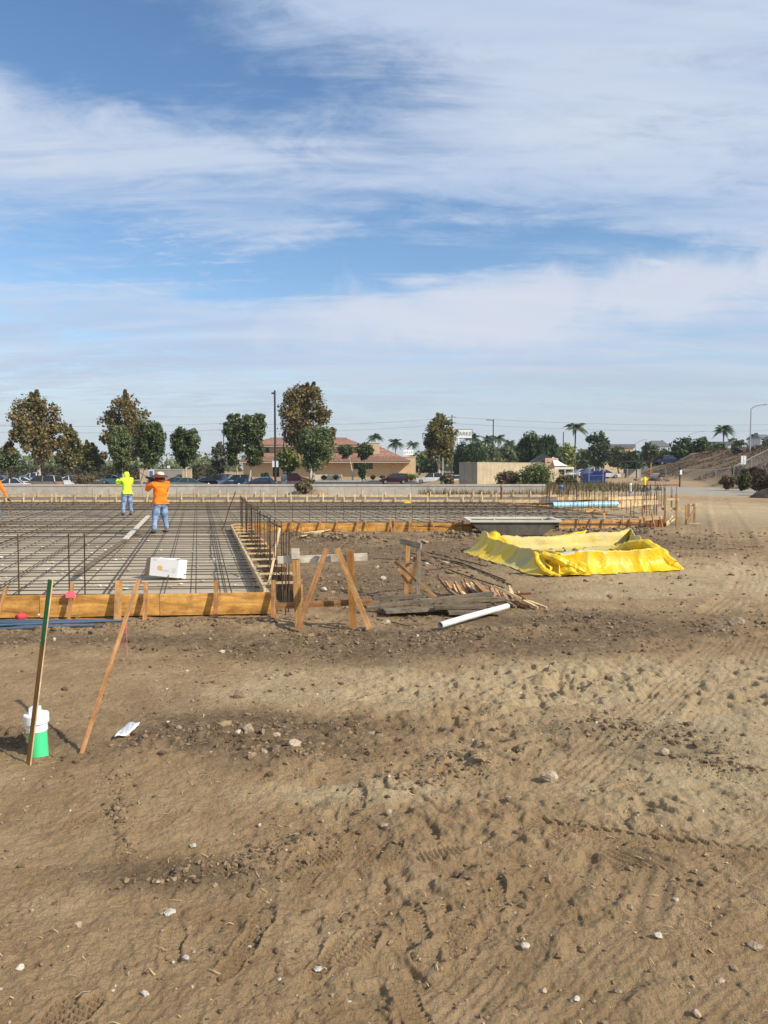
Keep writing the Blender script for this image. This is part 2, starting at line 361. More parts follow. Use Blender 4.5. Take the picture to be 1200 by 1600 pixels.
L_OLV=leafmat('olive_leaves',(0.074,0.107,0.039),(0.156,0.189,0.074),(0.281,0.296,0.132))
L_GRY=leafmat('grey_leaves',(0.06,0.065,0.045),(0.13,0.125,0.09),(0.26,0.24,0.19))
L_DRK=leafmat('evergreen_leaves',(0.027,0.052,0.023),(0.062,0.099,0.037),(0.123,0.165,0.057))
L_YEL=leafmat('yellow_green_leaves',(0.083,0.116,0.024),(0.182,0.215,0.050),(0.329,0.314,0.083))
L_PLM=leafmat('palm_fronds',(0.038,0.061,0.030),(0.088,0.115,0.054),(0.162,0.189,0.095))
L_DRY=leafmat('dry_brush',(0.09,0.065,0.035),(0.20,0.15,0.08),(0.34,0.27,0.16))
L_WEED=leafmat('weeds',(0.045,0.055,0.018),(0.11,0.11,0.038),(0.22,0.19,0.09))
# ------------------------------------------------------------------ terrain
def macro(x,y):
    z=np.zeros_like(x)
    lot=sstep(57.15,57.35,y)*(1-sstep(9,16,x+0.06*(y-57)))*(1-sstep(156,163,y))
    z=z-0.85*lot
    # bank on the right, its toe running away from the camera
    t=x-(31+(y-62)*0.205+1.2*vnoise(x*0.11,y*0.11,5)*2)
    h=np.clip(t,0,None)*0.36
    h=np.where(h>4.6,4.6+(h-4.6)*0.12,h)
    h=h*sstep(56,72,y+0.25*(x-30))*(1-sstep(150,200,y))
    bumpy=1+0.13*fbm(x,y,3.0,3,9)
    z=z+h*bumpy
    z=z+0.25*sstep(84,100,y)*sstep(20,26,x)
    return z
def seg_dist(x,y,pts):
    """distance to polyline, signed side offset and arclength"""
    best=np.full_like(x,1e9); sd=np.zeros_like(x); al=np.zeros_like(x); acc=0
    for a,b in zip(pts[:-1],pts[1:]):
        dx,dy=b[0]-a[0],b[1]-a[1]; l=math.hypot(dx,dy)
        t=((x-a[0])*dx+(y-a[1])*dy)/(l*l); tc=np.clip(t,0,1)
        px=a[0]+tc*dx; py=a[1]+tc*dy; d=np.hypot(x-px,y-py)
        s=((x-a[0])*dy-(y-a[1])*dx)/l
        k=d<best; best=np.where(k,d,best); sd=np.where(k,s,sd); al=np.where(k,acc+tc*l,al); acc+=l
    return best,sd,al
def g2(px,py): v=G(px,py); return (v.x,v.y)
TRACKS=[ # points in plan, half width, kind, depth
 ([g2(845,1285),g2(1000,1308),g2(1190,1330),g2(1330,1345)],0.085,'herring',0.026),
 ([g2(930,1312),g2(1010,1345),g2(1105,1388)],0.10,'ribs',0.026),
 ([g2(640,1640),g2(760,1530),g2(850,1400),g2(905,1310),g2(960,1230)],0.15,'ribs',0.008),
 ([g2(820,1640),g2(960,1500),g2(1100,1380),g2(1230,1280),g2(1400,1180)],0.16,'ribs',0.007),
 ([g2(1010,1425),g2(1028,1360)],0.09,'bars',0.012),
 ([g2(1040,1180),g2(1120,1192),g2(1220,1212),g2(1320,1230)],0.10,'herring',0.022),
 ([g2(900,1210),g2(1000,1120),g2(1090,1040),g2(1150,985)],0.20,'ribs',0.016),
 ([g2(1130,960),g2(1165,935),g2(1180,900),g2(1170,860),g2(1150,830)],0.35,'ribs',0.02),
 ([g2(1110,1130),g2(1160,1060),g2(1190,1000),g2(1195,950)],0.22,'ribs',0.015),
 ([g2(180,1640),g2(290,1530),g2(400,1440),g2(520,1340),g2(600,1280)],0.14,'ribs',0.006),
 ([g2(1060,1640),g2(1200,1500),g2(1320,1400)],0.16,'ribs',0.007),
 ([g2(1150,860),g2(1140,820),g2(1125,790),g2(1120,770)],0.5,'ribs',0.02),
 ([g2(1080,880),g2(1090,830),g2(1085,795)],0.45,'ribs',0.02),
]
PRINTS=[(460,1352,20),(500,1340,-10),(480,1372,30),(402,1452,28),(375,1490,24),(520,1490,12),(560,1480,8),(775,1395,35),(75,1592,20),(110,1596,15),(742,1215,30),(700,1200,12),
 (885,1297,-10),(270,1475,50),(640,1570,60),(560,1250,40),(610,1330,25),(690,1330,-30),(650,1440,50),(720,1460,20),(830,1180,15),(980,1230,-20),(560,1120,10),(760,1110,-15),(880,1150,25),(270,1275,20),(140,1280,10)]
TRAMPLE=[((700,1290),0.75,0.75),((860,1170),1.1,0.55),((640,1470),0.4,0.45),((900,1060),1.8,.6),((560,1140),.8,.4),((1060,1250),.7,.5)]
BANKS=[ # little ridges of turned soil : centre line, width, height
 ([g2(225,1385),g2(330,1355),g2(430,1325),g2(490,1310)],0.10,0.022),
 ([g2(245,1165),g2(330,1150),g2(400,1160),g2(480,1172)],0.30,0.045),
 ([g2(0,1165),g2(40,1160)],0.22,0.045),
 ([g2(-80,1170),g2(0,1165)],0.25,0.05),
 ([g2(180,1210),g2(190,1275),g2(200,1350)],0.05,0.02),
 ([g2(420,1010),g2(560,998),g2(700,1005),g2(830,985),g2(960,965)],0.45,0.05),
 ([g2(10,990),g2(150,985),g2(300,975),g2(420,975)],0.30,0.05),
 ([g2(900,1130),g2(1000,1138),g2(1060,1150),g2(1110,1160)],0.22,0.035),
 ([g2(760,1180),g2(690,1200),g2(610,1230)],0.22,0.04),
 ([g2(1100,1190),g2(1180,1205)],0.10,0.03),
 ([g2(470,838),g2(520,842),g2(580,846)],0.5,0.12),([g2(700,838),g2(735,842)],0.4,0.12),([g2(890,832),g2(950,836),g2(1010,833)],0.5,0.14),
]
def ground_z(x,y,full=True):
    z=macro(x,y)
    near=1-sstep(24,40,np.hypot(x,y))
    z=z+near*(0.05*fbm(x,y,2.6,3,1)+0.0)+ (1-near)*0.06*fbm(x,y,5,3,2)*(1-sstep(150,300,y))
    rough=np.clip(0.55+1.5*fbm(x,y,1.7,3,21),0.12,1.3)      # trampled against smooth
    rough=np.where(x>0.1+0.05*y, rough*1.1, rough*0.75)
    tr=np.zeros_like(x)
    for (p,rx,ry) in TRAMPLE:
        cx,cy=g2(*p); tr=np.maximum(tr,np.exp(-(((x-cx)/rx)**2+((y-cy)/ry)**2)))
    rough=rough*(0.72+1.0*tr)
    lump=fbm(x,y,0.24,4,31,0.52)
    z=z+near*rough*0.040*lump
    sc=fbm(x*0.8+0.6*y,(y*0.8-0.6*x)*2.2,0.17,3,41)          # elongated scuffs
    z=z+near*rough*0.006*np.clip(np.abs(sc)*-1+0.12,-.3,.12)
    z=z+near*rough*0.016*fbm(x,y,0.09,3,47,0.6)
    pit=vnoise(x/0.13+3.1,y/0.10,61); gate=sstep(-0.05,0.35,vnoise(x/0.9,y/0.9,63))
    z=z-near*0.036*sstep(0.14,0.34,pit)*gate*rough                  # boot and hoof-like hollows
    pit3=vnoise((x*.8+y*.6)/0.085+1.7,(y*.8-x*.6)/0.16,67); z=z-near*(0.021*tr+.005)*sstep(0.10,0.30,pit3)
    pit2=vnoise(x/0.07+9.1,y/0.09,65)
    z=z-near*0.020*sstep(0.18,0.36,pit2)*rough
    z=z+near*0.014*fbm(x,y,0.045,3,51,0.62)+near*0.02*np.clip(fbm(x,y,0.16,3,53,0.6),0,1)*sstep(0,.35,fbm(x,y,.9,2,55))
    if full:
        for pts,w,h in BANKS:
            d,s,a=seg_dist(x,y,pts); k=np.exp(-(d/w)**2)
            z=z+k*h*(0.45+1.3*np.abs(fbm(x,y,0.12 if w<0.4 else .3,3,71)))
        for pts,w,kind,dep in TRACKS:
            d,s,a=seg_dist(x,y,pts); m=1-sstep(w*0.82,w*1.02,d); m=m*(1 if kind!='ribs' else sstep(-0.38,0.0,vnoise(x/0.45,y/0.45,81)))
            rim=np.exp(-((d-w*1.15)/(0.2*w))**2)
            if kind=='ribs': pat=np.cos(s/w*math.pi*(5.0 if w<.12 else 7.0))*(0.6+0.8*vnoise(a/.2,s/.03,83))
            elif kind=='bars': pat=np.cos(s/w*math.pi*2.2)
            else: pat=np.where(np.abs(s)<w*0.45,np.cos(s/w*math.pi*4),1.3*np.tanh(3*np.cos((a*0.8+np.abs(s)*1.1)*2*math.pi/0.050)))
            z=z*(1-(0.35 if kind=='ribs' and w>.12 else 0.75)*m*near)+m*(-dep*.7+dep*0.5*pat)+rim*dep*0.45
        for px,py,ang in PRINTS:
            cx,cy=g2(px,py); an=R(ang+50); dx=(x-cx)*math.cos(an)+(y-cy)*math.sin(an); dy=-(x-cx)*math.sin(an)+(y-cy)*math.cos(an)
            hw=0.055*(1-0.25*np.exp(-((dx+0.03)/0.05)**2))
            q=np.maximum((np.abs(dx)/0.15)**2.6,0)+(np.abs(dy)/hw)**2.6
            m=1-sstep(0.75,1.05,q); pat=np.where(np.mod(dx,0.026)<0.013,1.0,-0.6)
            rim=np.exp(-((q-1.25)/0.35)**2)
            z=z+(-z*0.7*m)+m*(-0.011+0.0078*pat)+rim*0.008
    return z
DARKS=[((640,1002),3.4,0.9),((880,968),2.2,0.7),((360,1160),1.1,0.40),((430,1130),1.2,0.3),((270,1365),0.55,0.14),((20,1165),0.5,0.25),((200,1000),3.4,0.35),((560,905),2.6,2.8),((640,860),4,4.5),((520,845),3.5,3),((700,930),1.6,1.6),
 ((1000,985),1.6,0.5),((980,1140),0.9,0.25),((1000,845),3.0,3.0),((960,812),6,5),((780,1010),2.0,0.5),((1010,1165),.8,.25)]
PALES=[((560,1078),1.5,0.42),((720,1062),2.2,0.6),((540,1080),0.45,0.10),((900,1085),1.4,0.35),((970,930),1.3,0.45),((1000,1050),2.4,0.8),((1150,1150),1.8,1.4),((560,1235),0.7,0.16),
 ((1130,900),4,3),((1120,800),8,12),((1075,768),9,12),]
def masks(x,y):
    dk=np.zeros_like(x); pl=np.zeros_like(x); w=0.35*fbm(x,y,0.5,4,91); w2=0.5*fbm(x,y,1.8,3,93)
    for (p,rx,ry) in DARKS:
        cx,cy=g2(*p); q=((x-cx)/rx)**2+((y-cy)/ry)**2; dk=np.maximum(dk,1-sstep(0.2,1.5,np.sqrt(q)+w*1.6))
    for (p,rx,ry) in PALES:
        cx,cy=g2(*p); q=((x-cx)/rx)**2+((y-cy)/ry)**2; pl=np.maximum(pl,1-sstep(0.2,1.5,np.sqrt(q)+w*1.6))
    mot=fbm(x,y,1.3,5,95,0.62); bank=sstep(.25,1.0,macro(x,y))
    dk=np.clip(dk+sstep(0.20,0.55,mot)*0.35,0,1)*(1-0.5*pl); dk=np.maximum(dk,bank*.9); pl=np.clip(pl+sstep(0.12,0.5,-mot+w2*.3)*0.22,0,1)*(1-bank)
    return dk,pl
def gravel_mask(x,y):
    cx,cy=g2(1080,766); q=np.sqrt(((x-cx)/8.5)**2+((y-cy)/15)**2)+0.5*fbm(x,y,3,4,97); return 1-sstep(.7,1.15,q)
def ground():
    rs=[0.6]
    while rs[-1]<2.1: rs.append(rs[-1]*1.12)
    while rs[-1]<62: rs.append(rs[-1]+0.0007*rs[-1]**1.7)
    while rs[-1]<240: rs.append(rs[-1]+0.9)
    while rs[-1]<900: rs.append(rs[-1]*1.12)
    rs=np.array(rs)
    fine=np.concatenate([np.arange(-R(37),-R(29),0.004),np.arange(-R(29),R(29),0.0018),np.arange(R(29),R(37),0.004)])
    side=np.arange(R(37),2*math.pi-R(37),R(4))
    th=np.concatenate([fine,side]); n=len(th)
    T,Rr=np.meshgrid(th,rs); x=(Rr*np.sin(T)).ravel(); y=(Rr*np.cos(T)).ravel()
    z=ground_z(x,y); dk,pl=masks(x,y)
    nr=len(rs); i=np.arange(nr-1)[:,None]*n; j=np.arange(n)[None,:]; j2=(j+1)%n
    F=np.stack([(i+j),(i+j2),(i+n+j2),(i+n+j)],-1).reshape(-1,4)[:, ::-1]
    # the small hole round the camera's own feet
    V=np.stack([x,y,z],1); V=np.vstack([V,[[0,0,0]]]); dk=np.append(dk,0.2); pl=np.append(pl,0)
    me=np_mesh('ground',V,F,[m_ground()],None,True,{'dark':dk,'pale':pl,'gravel':np.append(gravel_mask(x,y),0)})
    o=link('ground',me); tag(o,'bare brown dirt of the building site with boot prints and tyre tracks',None,None,'structure')
    cap=[(0,k,(k+1)%n) for k in range(0)]
    return o
def m_ground():
    m=bpy.data.materials.new('site_dirt'); m.use_nodes=True; nt=m.node_tree; N=nt.nodes; L=nt.links
    b=N['Principled BSDF']; b.inputs['Roughness'].default_value=0.95; b.inputs['Specular IOR Level'].default_value=0.12
    tc=N.new('ShaderNodeTexCoord')
    def nz(sc,det=6,ro=0.6,off=0):
        mp=N.new('ShaderNodeMapping'); L.new(tc.outputs['Object'],mp.inputs[0]); mp.inputs['Location'].default_value=(off,off*1.7,0)
        n=N.new('ShaderNodeTexNoise'); L.new(mp.outputs[0],n.inputs[0]); n.inputs['Scale'].default_value=sc; n.inputs['Detail'].default_value=det; n.inputs['Roughness'].default_value=ro; return n.outputs[0]
    def mixc(f,a,bb):
        n=N.new('ShaderNodeMix'); n.data_type='RGBA'
        (L.new(f,n.inputs['Factor']) if not isinstance(f,float) else setattr(n.inputs['Factor'],'default_value',f))
        for k,v in (('A',a),('B',bb)):
            if isinstance(v,tuple): n.inputs[k].default_value=(*v,1)
            else: L.new(v,n.inputs[k])
        return n.outputs['Result']
    def mr(v,a,bb,c=0,d=1):
        n=N.new('ShaderNodeMapRange'); L.new(v,n.inputs[0]); n.inputs[1].default_value=a;n.inputs[2].default_value=bb;n.inputs[3].default_value=c;n.inputs[4].default_value=d; return n.outputs[0]
    def mul(a,bb):
        n=N.new('ShaderNodeMath'); n.operation='MULTIPLY'; L.new(a,n.inputs[0]); L.new(bb,n.inputs[1]); return n.outputs[0]
    ad=N.new('ShaderNodeAttribute'); ad.attribute_name='dark'; ap=N.new('ShaderNodeAttribute'); ap.attribute_name='pale'
    base=mixc(mr(nz(2.2,8,0.65),0.35,0.65),(0.295,0.192,0.099),(0.410,0.284,0.156))
    base=mixc(mul(ap.outputs['Fac'],mr(nz(7,6,0.7,3),0.25,0.6,0.3,.95)),base,(0.50,0.385,0.225))
    base=mixc(mul(ad.outputs['Fac'],mr(nz(9,6,0.7,5),0.3,0.6,0.3,0.9)),base,(0.125,0.089,0.055))
    base=mixc(mr(nz(55,3,0.7,8),0.62,0.74,0,0.6),base,(0.42,0.34,0.23))     # pale grit
    base=mixc(mr(nz(38,3,0.7,11),0.64,0.74,0,0.7),base,(0.10,0.068,0.042))  # dark crumbs
    ag=N.new('ShaderNodeAttribute'); ag.attribute_name='gravel'; base=mixc(ag.outputs['Fac'],base,mixc(mr(nz(6,8,.75,13),.4,.62),(0.27,0.235,0.185),(0.44,0.40,0.33)))
    L.new(base,b.inputs['Base Color'])
    hb=N.new('ShaderNodeMath'); hb.operation='ADD'; L.new(nz(60,6,0.7,2),hb.inputs[0]); L.new(mul(nz(18,6,0.6,4),mr(nz(2,2,.5,9),0.3,.7,.5,1.6)),hb.inputs[1])
    bp=N.new('ShaderNodeBump'); bp.inputs['Strength'].default_value=0.9; bp.inputs['Distance'].default_value=0.034; L.new(hb.outputs[0],bp.inputs['Height']); L.new(bp.outputs[0],b.inputs['Normal'])
    return m
ground()
# low clods, gravel and straw: nobody could count them
_ico=None
def ico(sub=1):
    import bmesh
    bm=bmesh.new(); bmesh.ops.create_icosphere(bm,subdivisions=sub,radius=1)
    V=np.array([v.co[:] for v in bm.verts]); F=np.array([[v.index for v in f.verts] for f in bm.faces]); bm.free(); return V,F
def gz(x,y): return ground_z(np.atleast_1d(np.asarray(x,float)),np.atleast_1d(np.asarray(y,float)))
def gz1(x,y): return float(gz(x,y)[0])
def scatter_stones(name,xs,ys,ss,mat,label,sub=1,flat=0.62):
    V0,F0=ico(sub); n=len(xs); nv=len(V0); zs=ground_z(xs,ys)
    a=RNG.uniform(0,6.28,n); sx=ss*RNG.uniform(0.7,1.4,n); sy=ss*RNG.uniform(0.6,1.1,n); sz=ss*RNG.uniform(0.45,0.9,n)*flat/0.62
    P0=V0[None]*(1+0.32*RNG.uniform(-1,1,(n,nv,1)))
    px=P0[...,0]*sx[:,None]; py=P0[...,1]*sy[:,None]; pz=P0[...,2]*sz[:,None]
    ca,sa=np.cos(a)[:,None],np.sin(a)[:,None]
    X=px*ca-py*sa+xs[:,None]; Y=px*sa+py*ca+ys[:,None]; Z=pz+zs[:,None]+sz[:,None]*0.35
    V=np.stack([X,Y,Z],-1).reshape(-1,3); F=(F0[None]+(np.arange(n)*nv)[:,None,None]).reshape(-1,3)
    me=np_mesh(name,V,F,[mat],None,False,{'tint':np.repeat(RNG.uniform(0,1,n),nv)})
    return tag(link(name,me),label,None,None,'stuff')
m_clod=leafmat('clod_soil',(0.10,0.068,0.038),(0.175,0.118,0.066),(0.27,0.185,0.105),0)
m_grit=leafmat('pale_gravel',(0.24,0.18,0.115),(0.35,0.275,0.19),(0.50,0.43,0.33),0)
def fan(n,r0,r1,p=1.0,a=37):
    r=r0*(r1/r0)**(RNG.uniform(0,1,n)**p); t=RNG.uniform(-R(a),R(a),n); return r*np.sin(t),r*np.cos(t)
def clods():
    xs,ys=fan(60000,2.3,26,.8); dk,pl=masks(xs,ys)
    keep=RNG.uniform(0,1,len(xs))<(0.10+0.75*dk); 
    pat=sstep(-0.1,0.25,vnoise(xs/0.5,ys/0.5,77)); keep&=RNG.uniform(0,1,len(xs))<0.25+0.75*pat
    xs,ys=xs[keep],ys[keep]; d=np.hypot(xs,ys)
    s=np.exp(RNG.normal(math.log(0.0068),0.55,len(xs)))*(0.6+d*0.12)
    inside=(ys>9.9)&(xs<-1.5-0.236/0.972*(ys-10)); xs,ys,s=xs[~inside],ys[~inside],s[~inside]
    scatter_stones('soil_clods',xs,ys,np.minimum(np.clip(s,0.003,0.05),.006+.0032*d[~inside]),m_clod,'loose brown clods strewn over the dirt')
    # clods along the turned banks
    X=[];Y=[];S=[]
    for pts,w,h in BANKS:
        for a,b in zip(pts[:-1],pts[1:]):
            l=math.hypot(b[0]-a[0],b[1]-a[1]); n=int(max(30,l/ w*60)) if w>.06 else int(l*220)
            t=RNG.uniform(0,1,n); X.append(a[0]+(b[0]-a[0])*t+RNG.normal(0,w*0.7,n)); Y.append(a[1]+(b[1]-a[1])*t+RNG.normal(0,w*0.7,n))
            S.append(np.exp(RNG.normal(math.log((0.0042 if w<.15 else 0.007) if h<.09 else 0.022),0.55,n))*(1+0.05*np.hypot(a[0],a[1])))
    scatter_stones('bank_clods',np.concatenate(X),np.concatenate(Y),np.clip(np.concatenate(S),.003,.07),m_clod,'crumbled dark clods heaped along turned soil')
    xs,ys=fan(900,2.3,22); s=np.exp(RNG.normal(math.log(0.0055),0.55,len(xs)))*(0.5+np.hypot(xs,ys)*0.12)
    inside=(ys>9.9)&(xs<-1.5-0.2428*(ys-10)); 
    scatter_stones('gravel',xs[~inside],ys[~inside],np.clip(s,0.003,0.05)[~inside],m_grit,'small pale gravel scattered over the dirt')
    # straw and splinters
    n=420; xs,ys=fan(n,2.4,12); zs=ground_z(xs,ys)+0.006; a=RNG.uniform(0,math.pi,n); l=RNG.uniform(0.015,0.075,n)*(0.6+0.1*ys); w=RNG.uniform(0.0012,0.003,n)*(0.6+0.1*ys)
    V=[];F=[]
    for i in range(n):
        dx,dy=math.cos(a[i]),math.sin(a[i]); b=len(V)
        for (u,v,hh) in ((-1,-1,0),(-1,1,0),(0,-1,.006),(0,1,.006),(1,-1,0),(1,1,0)):
            k=0.25*l[i]*(1-abs(u))
            V.append((xs[i]+dx*u*l[i]/2-dy*(v*w[i]+k*.4),ys[i]+dy*u*l[i]/2+dx*(v*w[i]+k*.4),zs[i]+hh))
        F+=[(b,b+2,b+3,b+1),(b+2,b+4,b+5,b+3)]
    tag(link('straw',np_mesh('straw',V,F,[M('straw',(0.50,0.38,0.20),0.8)])),'dry straw and splinters lying on the dirt',None,None,'stuff')
clods()
# stones large enough to point at: px, py, width px, colour, label
STONES=[
 (290,1501,17,'w','bright white chip with a pointed top among the boot prints, left foreground'),
 (498,1513,18,'w','rounded white stone beside a ribbed boot print, lower middle foreground'),
 (264,1423,24,'w','flat cream flake lying left of the two long tyre ribs, left foreground'),
 (820,1478,20,'w','white stone with dark left side beside the tyre track, right foreground'),
 (1028,1470,18,'w','small white cube-like stone on smooth dirt, right foreground'),
 (858,1218,32,'t','large angular tan slab of rock alone on the trampled dirt, right of middle'),
 (600,1290,20,'t','grey tan stone with a long shadow below the trampled middle'),
 (608,1272,16,'t','small brown stone just behind the grey tan stone at the middle'),
 (226,1555,18,'w','pale stone near the bottom left edge of the dirt'),
 (461,1172,26,'t','rounded tan rock at the right end of the rock cluster by the paper scrap'),
 (430,1176,24,'b','flat brown rock in the middle of the rock cluster'),
 (413,1180,16,'t','small pale rock at the left end of the rock cluster'),
 (389,1150,26,'t','wide tan rock at the back of the rock cluster'),
 (433,1151,16,'t','small tan rock standing alone behind the rock cluster'),
 (371,1087,24,'b','dark brown boulder on open dirt behind the rock cluster'),
 (586,1138,30,'t','long low tan rock right of the rock cluster'),
 (900,1562,15,'w','greenish white pebble at the bottom edge, right of centre'),
 (966,1550,13,'t','tan pebble beside the greenish white pebble at the bottom'),
 (850,1548,15,'t','brownish pebble left of the pebble pair at the bottom'),
 (1180,1479,26,'t','flat brown stone with a long shadow at the right edge'),
 (1126,1530,18,'t','wide pale stone at lower right with a small one touching it'),
 (1137,1532,9,'t','tiny stone touching the wide pale stone at lower right'),
 (984,1420,16,'t','brown stone resting in the tyre ribs at right'),
 (1056,1408,12,'w','small white stone beyond the brown one in the tyre ribs'),
 (1005,1468,10,'b','small brown pebble left of the white cube-like stone'),
 (1088,1588,18,'t','tan stone at the bottom right edge of the picture'),
 (246,1382,18,'t','grey stone below the ridge of turned soil at left'),
 (302,1322,14,'w','white lump on top of the ridge of turned soil'),
 (303,1487,10,'t','yellowish pebble right behind the bright white chip'),
 (389,1475,12,'w','small white flake in the ribbed boot print'),
 (30,1512,17,'w','pale chip at far left near the bottom edge'),
 (436,1531,9,'w','tiny white pebble below the rounded white stone'),
 (1150,978,28,'t','grey rock on the dark patch at the right, behind the tracks'),
 (1083,933,18,'t','grey rock with dark soil round it right of the yellow liner'),
 (970,912,12,'b','dark rock on the dirt in front of the yellow liner'),
 (506,924,15,'w','upright pale rock between the two A-frame posts'),
 (566,983,22,'t','flat pale rock at the foot of the right A-frame brace'),
 (603,971,16,'t','rounded rock just right of the right A-frame brace'),
 (598,905,12,'w','white rock in the dirt behind the A-frame crossbar'),
 (590,888,9,'w','small square concrete dobie block on dirt behind the A-frame'),
 (666,884,9,'w','pale rock at the foot of the small batter board'),
]
m_stone={'w':M('white_stone',(0.47,0.42,0.34),0.85,var=0.22,scale=30,bump=0.6,bscale=60),'t':M('tan_stone',(0.36,0.28,0.19),0.9,var=0.28,scale=22,bump=0.6,bscale=50),'b':M('brown_stone',(0.20,0.14,0.09),0.9,var=0.25,scale=22,bump=0.6,bscale=50)}
def stones():
    V0,F0=ico(3)
    for k,(px,py,w,c,lab) in enumerate(STONES):
        g=G(px,py); s=w/1200*g.y/2*.86
        r=np.random.default_rng(k+5); V=V0.copy()
        if 'square' in lab or 'cube' in lab:
            V=np.sign(V)*np.abs(V)**0.45*0.8
        for q in range(11):                                    # planar chips give the facets
            nrm=r.normal(size=3); nrm/=np.linalg.norm(nrm); dd=r.uniform(0.48,0.85); pr=V@nrm; V=V-np.clip(pr-dd,0,None)[:,None]*nrm
        V=V*(1+0.07*r.uniform(-1,1,(len(V),1)))
        flat=0.42 if ('flat' in lab or 'low' in lab or 'flake' in lab) else 0.72
        V=V*np.array([s*1.1,s*r.uniform(0.7,1.0),s*flat*1.15]); a=r.uniform(-.6,.6); ca,sa=math.cos(a),math.sin(a); V[:,0],V[:,1]=V[:,0]*ca-V[:,1]*sa,V[:,0]*sa+V[:,1]*ca
        o=link('stone',np_mesh('stone',V,F0,[m_stone[c]],None,False)); o.location=(g.x,g.y,gz1(g.x,g.y)+s*flat*0.55)
        tag(o,lab,'stone','stones lying on the dirt')
stones()
# ------------------------------------------------------------------ parking lot and strips behind the wall
def sheet(name,poly,z,mat,label=None,kind='structure',cat=None):
    m=MB(); m.add([(p[0],p[1],z) for p in poly],[tuple(range(len(poly)))]); o=m.build(name,mat); tag(o,label,cat,None,kind); return o
sheet('parking_lot',[(-160,57.5),(9,57.5),(9,157),(-160,157)],-0.70,m_asph,'dark asphalt parking lot beyond the low wall')
# ------------------------------------------------------------------ the slab being formed up
FL=G(-330,972); FR=G(432,957.5); ML=G(366,831); MR=G(1040,824)      # front form, inner corner, second form
BY=40.3                                                              # back form
def lerp(a,b,t): return a+(b-a)*t
BLx=-40.0; BRx=G(770,784).x
IC=Vector((-0.236,0.972,0)); IC.normalize()
def right_edge(t): return lerp(FR,ML,t)
def slab_mat():
    m=bpy.data.materials.new('sand_subgrade'); m.use_nodes=True; nt=m.node_tree; N=nt.nodes; L=nt.links; b=N['Principled BSDF']; b.inputs['Roughness'].default_value=0.9
    tc=N.new('ShaderNodeTexCoord'); n=N.new('ShaderNodeTexNoise'); L.new(tc.outputs['Object'],n.inputs[0]); n.inputs['Scale'].default_value=0.5; n.inputs['Detail'].default_value=8; n.inputs['Roughness'].default_value=0.65
    r=N.new('ShaderNodeValToRGB'); L.new(n.outputs[0],r.inputs[0]); e=r.color_ramp.elements; e[0].position=0.3; e[1].position=0.65; e[0].color=(0.29,0.235,0.155,1); e[1].color=(0.52,0.44,0.31,1)
    L.new(r.outputs[0],b.inputs['Base Color']); bp=N.new('ShaderNodeBump'); bp.inputs['Strength'].default_value=0.4; bp.inputs['Distance'].default_value=0.02; n2=N.new('ShaderNodeTexNoise'); L.new(tc.outputs['Object'],n2.inputs[0]); n2.inputs['Scale'].default_value=14; n2.inputs['Detail'].default_value=5; L.new(n2.outputs[0],bp.inputs['Height']); L.new(bp.outputs[0],b.inputs['Normal'])
    return m
m_sub=slab_mat(); m_vap=M('dark_footing_soil',(0.10,0.085,0.065),0.95,var=0.35,scale=0.7,bump=0.4,bscale=10,col2=(0.20,0.165,0.12))
SZ=0.10
poly=[G(-330,970),G(430,956.5),right_edge(0.97),G(770,784),Vector((BLx,BY-0.1,0))]
PR=[G(p,q) for p,q in((935,809),(1010,815.5),(1030,823))]
slabp=[FL+Vector((0,.05,0)),FR+Vector((0,.05,0)),ML+Vector((0,.05,0)),MR+Vector((-.4,.06,0)),PR[1],PR[0],G(860,797.5),G(780,790),G(770,784.5),Vector((BLx,BY-0.1,0))]
sheet('slab_subgrade',[(p.x,p.y) for p in slabp],SZ,m_sub,'compacted sand bed under the reinforcing mat')
sheet('footing_strip',[(-60,BY+0.1),(9,BY+0.1),(14.5,48.8),(-60,48.8)],0.10,m_vap,'dark soil strip between the two back form rows')
# dark trench beside the tall dowel fence
q0,q1=right_edge(0.02),right_edge(0.96); off=Vector((-0.95,-0.1,0))
# ---- form boards with stakes
def form(name,label,p0,p1,h,nb,stakes,mat,group,smat=m_redwood,kick=True,zoff=0.0,toward=-1):
    """boards standing on edge from p0 to p1, stakes given as (t, height, lean, width)"""
    p0=Vector(p0);p1=Vector(p1); d=(p1-p0).normalized(); nrm=Vector((d.y,-d.x,0))*(1 if toward==-1 else -1)
    root=empty(name,(p0+p1)/2,0,label,'concrete form',group); c=root.location
    L=(p1-p0).length
    for k in range(nb):
        a=p0+d*(L*k/nb+0.004)-c; b=p0+d*(L*(k+1)/nb-0.004)-c; e=Vector((0,0,h/2+zoff+random.uniform(-.006,.006)))
        one('form_board',mat,root,lambda m:m.beam(a+e,b+e,0.036,h))
    for (t,hh,lean,w) in stakes:
        base=p0+(p1-p0)*t-c+nrm*(0.024+0.14*(1 if kick else 0.1)); top=p0+(p1-p0)*t-c+nrm*0.036+d*lean+Vector((0,0,hh))
        gzb=-0.04+zoff
        o=MB(); o.beam(base+Vector((0,0,gzb)),top,0.03,w,up=d); o.build('stake',smat if w<0.075 else m_wood,root)
    return root
def tpx(px,p0,p1):
    """parameter along a base line where it crosses picture column px"""
    a=(px-600)/1200; # X = a*depth ; depth ~ Y*cp + small
    f=lambda t:(lambda p:p.x-a*(p.y*cp+ (CAM_H-p.z)*sp))(lerp(p0,p1,t))
    lo,hi=0,1
    for _ in range(40):
        mid=(lo+hi)/2
        if f(mid)>0: hi=mid
        else: lo=mid
    return lo
fr0,fr1=FL,FR
st=[(-250,.55,.0,.05),(-130,.52,.02,.05),(113,.46,.02,.042),(188,.475,0,.088),(230,.44,0,.05),(339,.46,0,.058),(428,.45,0,.062)]
